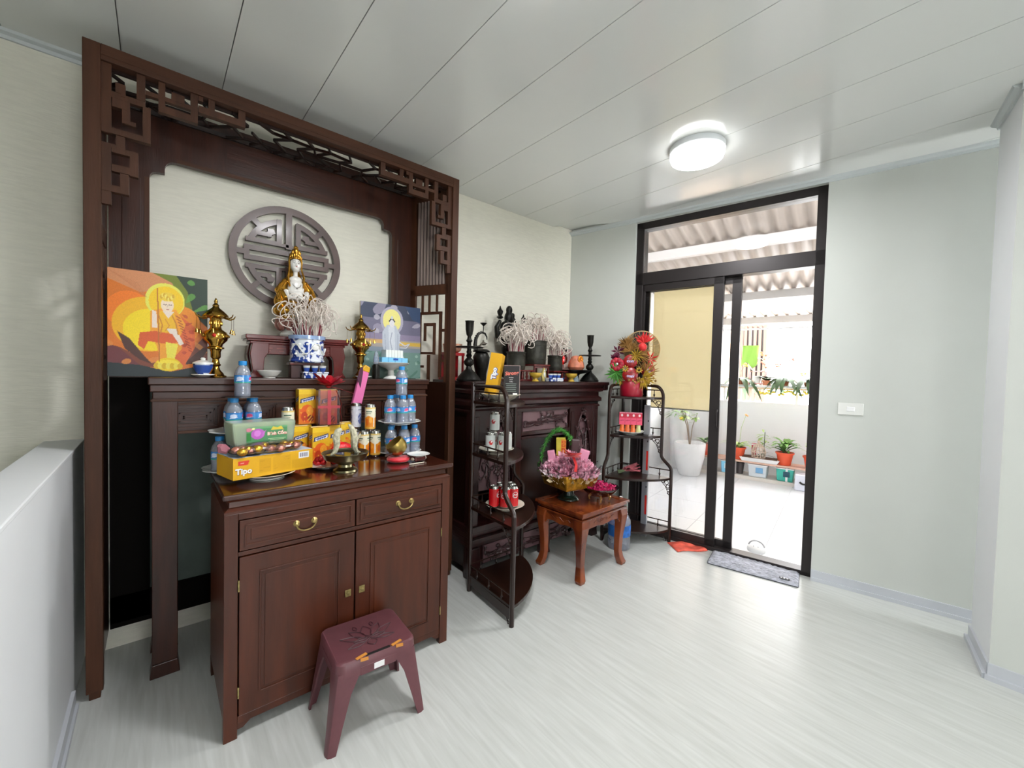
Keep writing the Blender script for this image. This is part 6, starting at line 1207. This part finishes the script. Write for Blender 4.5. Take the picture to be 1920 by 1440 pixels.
def plant(label, s_, n_, z, pot_r, pot_h, pm_, n_leaf, ln, wd, lm, seed, spread=.8, up_=.9, flowers=None, stems=0, potname='pot', cat='plant', grp=None, droop=.5, name='potted_plant', hmax=.05):
    t = thing(name, label, cat, W(s_, n_, z), TH, grp); rr = random.Random(seed)
    MB().lathe([(pot_r * .68, 0), (pot_r * .7, .004), (pot_r * .95, pot_h * .86), (pot_r * 1.06, pot_h * .87), (pot_r * 1.08, pot_h), (pot_r * .98, pot_h), (pot_r * .92, pot_h * .9), (0, pot_h * .9)], 24).build(potname, pm_, t, True)
    MB().lathe([(pot_r * .9, pot_h * .9), (pot_r * .6, pot_h * .94), (0, pot_h * .95)], 16).build('soil', SOIL, t, True)
    for k in range(n_leaf):
        a_ = 2 * PI * k / n_leaf + rr.uniform(-.3, .3); b_ = MB(); h0 = rr.uniform(0, hmax); leafm(b_, (0.01 * math.cos(a_), .01 * math.sin(a_), pot_h * .92 + h0), (math.cos(a_) * spread, math.sin(a_) * spread, up_ * rr.uniform(.5, 1.3)), ln * rr.uniform(.7, 1.15), wd, droop); b_.build('leaf', lm, t, 2)
    for k in range(stems):
        a_ = rr.uniform(0, 2 * PI); hh = (flowers[1] if flowers else .4) * rr.uniform(.7, 1.1); e = (math.cos(a_) * .1, math.sin(a_) * .1, pot_h + hh)
        MB().tube([(0, 0, pot_h * .9), (e[0] * .3, e[1] * .3, pot_h + hh * .6), e], .0025, 4).build('stem', lm, t)
        if flowers:
            f_ = MB()
            for j in range(6): f_.ell((e[0] + rr.uniform(-.02, .02), e[1] + rr.uniform(-.03, .03), e[2] + rr.uniform(-.03, .02)), (.014, .014, .010), 7, 5)
            f_.build('flower', flowers[0], t, True)
    return t
# low shelf
SHF = mat('pale_pinkish_board', '#c9a492', .6, var=.1)
lsf = thing('plant_shelf', 'long low board shelf with pale supports along the balcony parapet', 'shelf', W(.9, 3.02, -.02), TH)
MB().box(-.14, .14, -1.3, 1.2, .225, .248).build('board', SHF, lsf, bevel=.002)
MB().box(-.15, .16, -1.3, 1.2, .0, .045).build('base_board', mat('pale_plank', '#d3ccc6', .6), lsf, bevel=.002)
for y in (-1.25, -.15, .45, 1.12): MB().box(-.13, .13, y - .012, y + .012, .045, .225).build('support', WHITEP, lsf)
SZ = .229
OF = mat('pale_orange_flower', '#f0b070', .5); YFM = mat('yellow_orchid', '#e0cc50', .5); PFM = mat('salmon_flower', '#e88a70', .5)
plant('terracotta pot with an arching spider plant, leftmost on the low balcony shelf', 1.317, 2.97, SZ, .085, .165, TERR, 24, .26, .014, LEAFP, 3, 1.0, .7, (OF, .52), 1, grp=None)
plant('terracotta pot with a bushy green plant, second from the right on the low shelf', .785, 2.97, SZ, .098, .165, TERR, 40, .24, .024, LEAFG, 5, .9, 1.0, None, 0, hmax=.12)
plant('terracotta pot at the right end of the low shelf, partly behind the door frame', .50, 2.97, SZ, .09, .15, TERR, 18, .2, .024, LEAFP, 7, .6, 1.3, None, 0, hmax=.1)
plant('terracotta pot on the low shelf hidden behind the left door leaf', 1.75, 2.97, SZ, .09, .16, TERR, 18, .2, .02, LEAFG, 8, .8, 1.1)
# ornamental basket planter
bkp = thing('planter_box', 'long white planter tray with a wicker birdcage ornament, middle of the low shelf', 'planter', W(1.06, 2.97, SZ), TH)
MB().hexa([(-.09, -.2, 0), (.09, -.2, 0), (.09, .2, 0), (-.09, .2, 0), (-.11, -.23, .05), (.11, -.23, .05), (.11, .23, .05), (-.11, .23, .05)]).build('tray', WHITEP, bkp, bevel=.004)
MB().box(-.09, .09, -.2, .2, .045, .056).build('soil', SOIL, bkp); WK = mat('pale_wicker', '#d4bfae', .6, var=.15, scale=30)
for k in range(14): a_ = 2 * PI * k / 14; MB().tube([(.075 * math.cos(a_), .02 + .075 * math.sin(a_), .05), (.085 * math.cos(a_), .02 + .085 * math.sin(a_), .13), (.06 * math.cos(a_), .02 + .06 * math.sin(a_), .2), (0, .02, .25)], .004, 5).build('cage_rod', WK, bkp, True)
for z_, r_ in ((.06, .078), (.13, .086), (.2, .061)): MB().tube([(r_ * math.cos(R(a_)), .02 + r_ * math.sin(R(a_)), z_) for a_ in range(0, 360, 15)], .006, 5, closed=True).build('cage_hoop', WK, bkp, True)
MB().ell((0, .02, .262), (.02, .02, .02), 8, 6).build('cage_knob', WK, bkp, True)
rr = random.Random(12)
for k in range(26): b_ = MB(); a_ = rr.uniform(0, 2 * PI); leafm(b_, (.0, -.04 + rr.uniform(-.05, .05), .1 + rr.uniform(.1, .3)), (math.cos(a_), math.sin(a_), rr.uniform(-.1, .8)), .12, .014, .4); b_.build('leaf', LEAFP, bkp, 2)
for k in range(8): b_ = MB(); a_ = rr.uniform(0, 2 * PI); leafm(b_, (0, .0, .06), (math.cos(a_) * .4, math.sin(a_), .5), .3, .006, .6); b_.build('long_leaf', LEAFD, bkp, 2)
MB().tube([(0, -.04, .05), (0, -.045, .4)], .005, 5).build('stem', LEAFD, bkp)
t = thing('red_candle', 'red cylindrical tin standing behind the birdcage ornament', 'tin', W(1.15, 3.08, SZ), TH); MB().lathe([(.03, 0), (.03, .22), (0, .221)], 16).build('tin_body', mat('rose_tin', '#c03a58', .4), t, True); MB().lathe([(.031, .2), (.031, .215)], 16).build('tin_lid', WHT, t, True)
# containers under the shelf
def tub(label, s_, w_, h_, m_, lab_col, seed, d=.2, nm='storage_tub'):
    t = thing(nm, label, 'container', W(s_, 3.0, .026), TH); hh = min(h_, .175)
    MB().hexa([(-d / 2, -w_ / 2, 0), (d / 2, -w_ / 2, 0), (d / 2, w_ / 2, 0), (-d / 2, w_ / 2, 0), (-d / 2 - .01, -w_ / 2 - .01, hh), (d / 2 + .01, -w_ / 2 - .01, hh), (d / 2 + .01, w_ / 2 + .01, hh), (-d / 2 - .01, w_ / 2 + .01, hh)]).build('tub_body', m_, t, bevel=.01)
    MB().box(-d / 2 - .016, d / 2 + .016, -w_ / 2 - .016, w_ / 2 + .016, hh - .012, hh).build('tub_lid', WHT, t, bevel=.003); MB().box(-d / 2 - .0105, -d / 2 - .008, -w_ * .32, w_ * .1, .06, hh - .04).build('tub_label', lab_col, t); return t
tub('clear grey storage tub with a blue label under the low balcony shelf', 1.075, .2, .17, mat('frosted_tub', '#c3cbd2', .3, coat=.3), mat('soft_blue_label', '#6a9cc4', .4), 1)
tub('teal and green striped carton under the low balcony shelf', .77, .17, .17, mat('teal_carton', '#3aa898', .5), mat('navy_label', '#1d4a5c', .4), 2)
tub('pale blue box at the left under the low shelf', 1.46, .1, .17, mat('sky_box', '#7ac4e8', .4), WHT, 3)
t = thing('dark_pot', 'small empty dark pot under the low shelf, beside the pale blue box', 'pot', W(1.30, 3.0, .026), TH); MB().lathe([(.04, 0), (.055, .14), (.058, .15), (.05, .15), (.04, .02), (0, .02)], 18).build('pot_body', mat('dark_grey_plastic', '#4a4446', .5), t, True)
t = thing('clear_tub', 'white clear plastic tub with a black handle at the right end of the shelf', 'container', W(.55, 2.79, -.02), TH); MB().box(-.09, .09, -.10, .10, 0, .2).build('tub_body', mat('milky_tub', '#d5d8e6', .3, coat=.3), t, bevel=.012); MB().tube([(-.097, .05, .11), (-.10, .02, .09), (-.10, -.03, .09), (-.097, -.06, .11)], .012, 8).build('black_handle', BLK, t, True)
# tall planters
WPL = mat('white_planter', '#e8e9ea', .3, coat=.3)
tp = thing('tall_planter', 'tall white tapered planter with a thin shrub on the balcony, in front', 'planter', W(1.86, 2.6, -.02), TH)
MB().lathe([(.12, 0), (.14, .02), (.19, .25), (.205, .43), (.20, .45), (.185, .45), (.18, .40), (0, .39)], 36).build('planter_body', WPL, tp, True); MB().lathe([(.18, .39), (0, .40)], 20).build('soil', SOIL, tp, True)
rr = random.Random(3)
for k in range(5):
    a_ = rr.uniform(0, 2 * PI); e = (.12 * math.cos(a_), .16 * math.sin(a_), rr.uniform(.85, 1.15)); m_ = (.04 * math.cos(a_), .05 * math.sin(a_), .68); MB().tube([(0, 0, .38), m_, e], [.008, .006, .003], 5).build('branch', mat('grey_bark', '#8a7a6a', .8), tp, True)
    for j in range(12): t_ = rr.uniform(.3, 1); q = Vector(m_).lerp(Vector(e), t_); b_ = MB(); a2 = rr.uniform(0, 2 * PI); leafm(b_, q, (math.cos(a2), math.sin(a2), rr.uniform(-.3, .5)), .09, .018, .3); b_.build('leaf', LEAFP, tp, 2)
MB().ell((-.05, .11, .78), (.03, .03, .025), 8, 6).build('yellow_flower', YFM, tp, True)
tp2 = thing('tall_planter', 'taller slim white planter behind, near the balcony corner', 'planter', W(2.12, 2.95, -.02), TH)
MB().lathe([(.09, 0), (.10, .02), (.13, .70), (.135, .84), (.125, .84), (.12, .78), (0, .77)], 32).build('planter_body', WPL, tp2, True)
for k in range(22): b_ = MB(); a_ = 2 * PI * k / 22; leafm(b_, (0, 0, .80), (math.cos(a_), math.sin(a_), rr.uniform(.2, .9)), .26, .014, .5); b_.build('leaf', LEAFG, tp2, 2)
# orchids and flowers on the parapet ledge
led = MB().hexa(dwall(-1.6, 2.35, 1.19, 1.215, 3.40, 3.58)).build('parapet_ledge', mat('pale_wood_ledge', '#d9c2ae', .6)); tag(led, 'pale ledge board above the balcony parapet that carries the orchids', 'shelf')
for s_ in (-1.4, -.2, .7, 1.6, 2.2): 
    p_ = MB().hexa(dwall(s_, s_ + .03, 1.0, 1.19, 3.44, 3.5)).build('ledge_post', WHITEP, led)
OP = mat('clay_orchid_pot', '#c07a5a', .6)
plant('orchid with broad drooping leaves at the left of the parapet ledge', 1.43, 3.47, 1.216, .07, .09, OP, 14, .38, .042, LEAFD, 41, 1.0, .6, (YFM, .28), 1, droop=1.1)
plant('orchid with long drooping leaves in the middle of the parapet ledge', .88, 3.47, 1.216, .07, .09, OP, 16, .38, .040, LEAFD, 42, 1.0, .7, (PFM, .3), 2, droop=1.1)
plant('orchid at the right of the parapet ledge by the door frame', .58, 3.47, 1.216, .07, .09, OP, 12, .34, .038, LEAFD, 43, 1.0, .6, (YFM, .1), 2, droop=1.2)
plant('small round-leaved plant between the orchids on the ledge', 1.08, 3.47, 1.216, .06, .1, OP, 9, .18, .06, LEAFD, 44, .8, .5, (PFM, .35), 2, droop=.4)
# hanging yellow flowers below the rail
for s_, l_ in ((1.10, 'spray of yellow orchid blooms hanging over the parapet, left'), (.86, 'spray of yellow orchid blooms hanging over the parapet, middle'), (.62, 'spray of pale yellow orchid blooms hanging over the parapet, right')):
    t = thing('orchid_spray', l_, 'flowers', W(s_, 3.40, 1.13), TH, 'orchid sprays over the parapet'); rr = random.Random(int(s_ * 100))
    MB().tube([(0.02, 0, .08), (-.03, 0, .05), (-.05, -.08, .0)], .003, 4).build('spray_stem', LEAFG, t)
    for k in range(9): MB().ell((-.03 - .03 * rr.random(), .05 - .022 * k, .03 + rr.uniform(-.04, .02)), (.018, .022, .016), 7, 5).build('bloom', YFM, t, True)
# pink metal plant stand with a white pot, green cloth
t = thing('plant_stand', 'pink metal plant stand with a small white pot on the parapet ledge', 'plant stand', W(1.20, 3.48, 1.216), TH); PKM = mat('dusty_pink_metal', '#c48a8c', .4)
for (y, x) in ((-.1, -.04), (.1, -.04), (-.1, .04), (.1, .04)): MB().tube([(x, y, 0), (x, y, .22)], .006, 5).build('leg', PKM, t)
for z_ in (.05, .22): MB().tube([(-.04, -.1, z_), (.04, -.1, z_), (.04, .1, z_), (-.04, .1, z_)], .005, 5, closed=True).build('frame_ring', PKM, t)
MB().lathe([(.04, .0), (.055, .1), (.055, .11)], 18, (0, 0, .05)).build('white_pot', WPL, t, True)
MB().tube([(0, .1 * math.cos(R(a_)), .32 + .1 * math.sin(R(a_))) for a_ in range(0, 360, 20)], .005, 5, closed=True).build('hoop', WPL, t, True)
rr = random.Random(17)
for k in range(12): MB().ell((rr.uniform(-.03, .03), rr.uniform(-.12, .1), rr.uniform(.28, .5)), (.016, .02, .016), 7, 5).build('pink_blossom', PFM, t, True)
t = thing('hanging_cloth', 'bright lime green cloth hanging from the rail on the left of the balcony view', 'cloth', W(1.30, 3.36, 1.53), TH)
vs = []; nx, ny = 10, 8
for j in range(ny + 1):
    for i in range(nx + 1): vs.append((.012 * math.sin(i * 1.4 + j * .3), -.10 + .2 * i / nx - .02 * j / ny, .28 * j / ny - .04 * math.sin(i * .7) * (1 - j / ny)))
MB().add(vs, [(j * (nx + 1) + i, j * (nx + 1) + i + 1, (j + 1) * (nx + 1) + i + 1, (j + 1) * (nx + 1) + i) for j in range(ny) for i in range(nx)]).build('cloth_sheet', mat('lime_cloth', '#9fd060', .8), t, 2, solid=.003)
MB().tube([(0, -.02, .28), (0, -.02, .515)], .002, 4).build('string', WHT, t)
# neighbouring house
nb = thing('neighbour_house', 'brown neighbouring house wall with dark curtains seen beyond the balcony', 'house', W(2.15, 6.2, -2.5), TH)
MB().box(0, .4, -.95, 2.2, 0, 5.6).build('wall', mat('tan_render', '#a8927c', .8, var=.1, scale=2), nb)
MB().box(-.05, 0, -.85, -.30, 3.7, 4.9).build('window_frame', mat('grey_brown_frame', '#6c5a50', .5), nb); MB().box(-.06, -.05, -.80, -.35, 3.75, 4.85).build('window_pane', mat('dark_window', '#3a3230', .2), nb)
for k in range(6): MB().box(-.12, -.08, -.72 + k * .085, -.67 + k * .085, 3.3 + .1 * (k % 2), 4.9).build('hanging_curtain', mat('brown_curtain', '#5c4438', .8), nb)
MB().box(-.10, -.04, -.98, -.72, 2.5, 4.9).build('grey_drape', mat('grey_drape', '#b8b4b2', .8), nb)
MB().box(-.3, .3, -4.2, -.9, 3.95, 4.1).build('yellow_awning_edge', mat('pale_yellow_edge', '#e6e2b0', .6), nb)
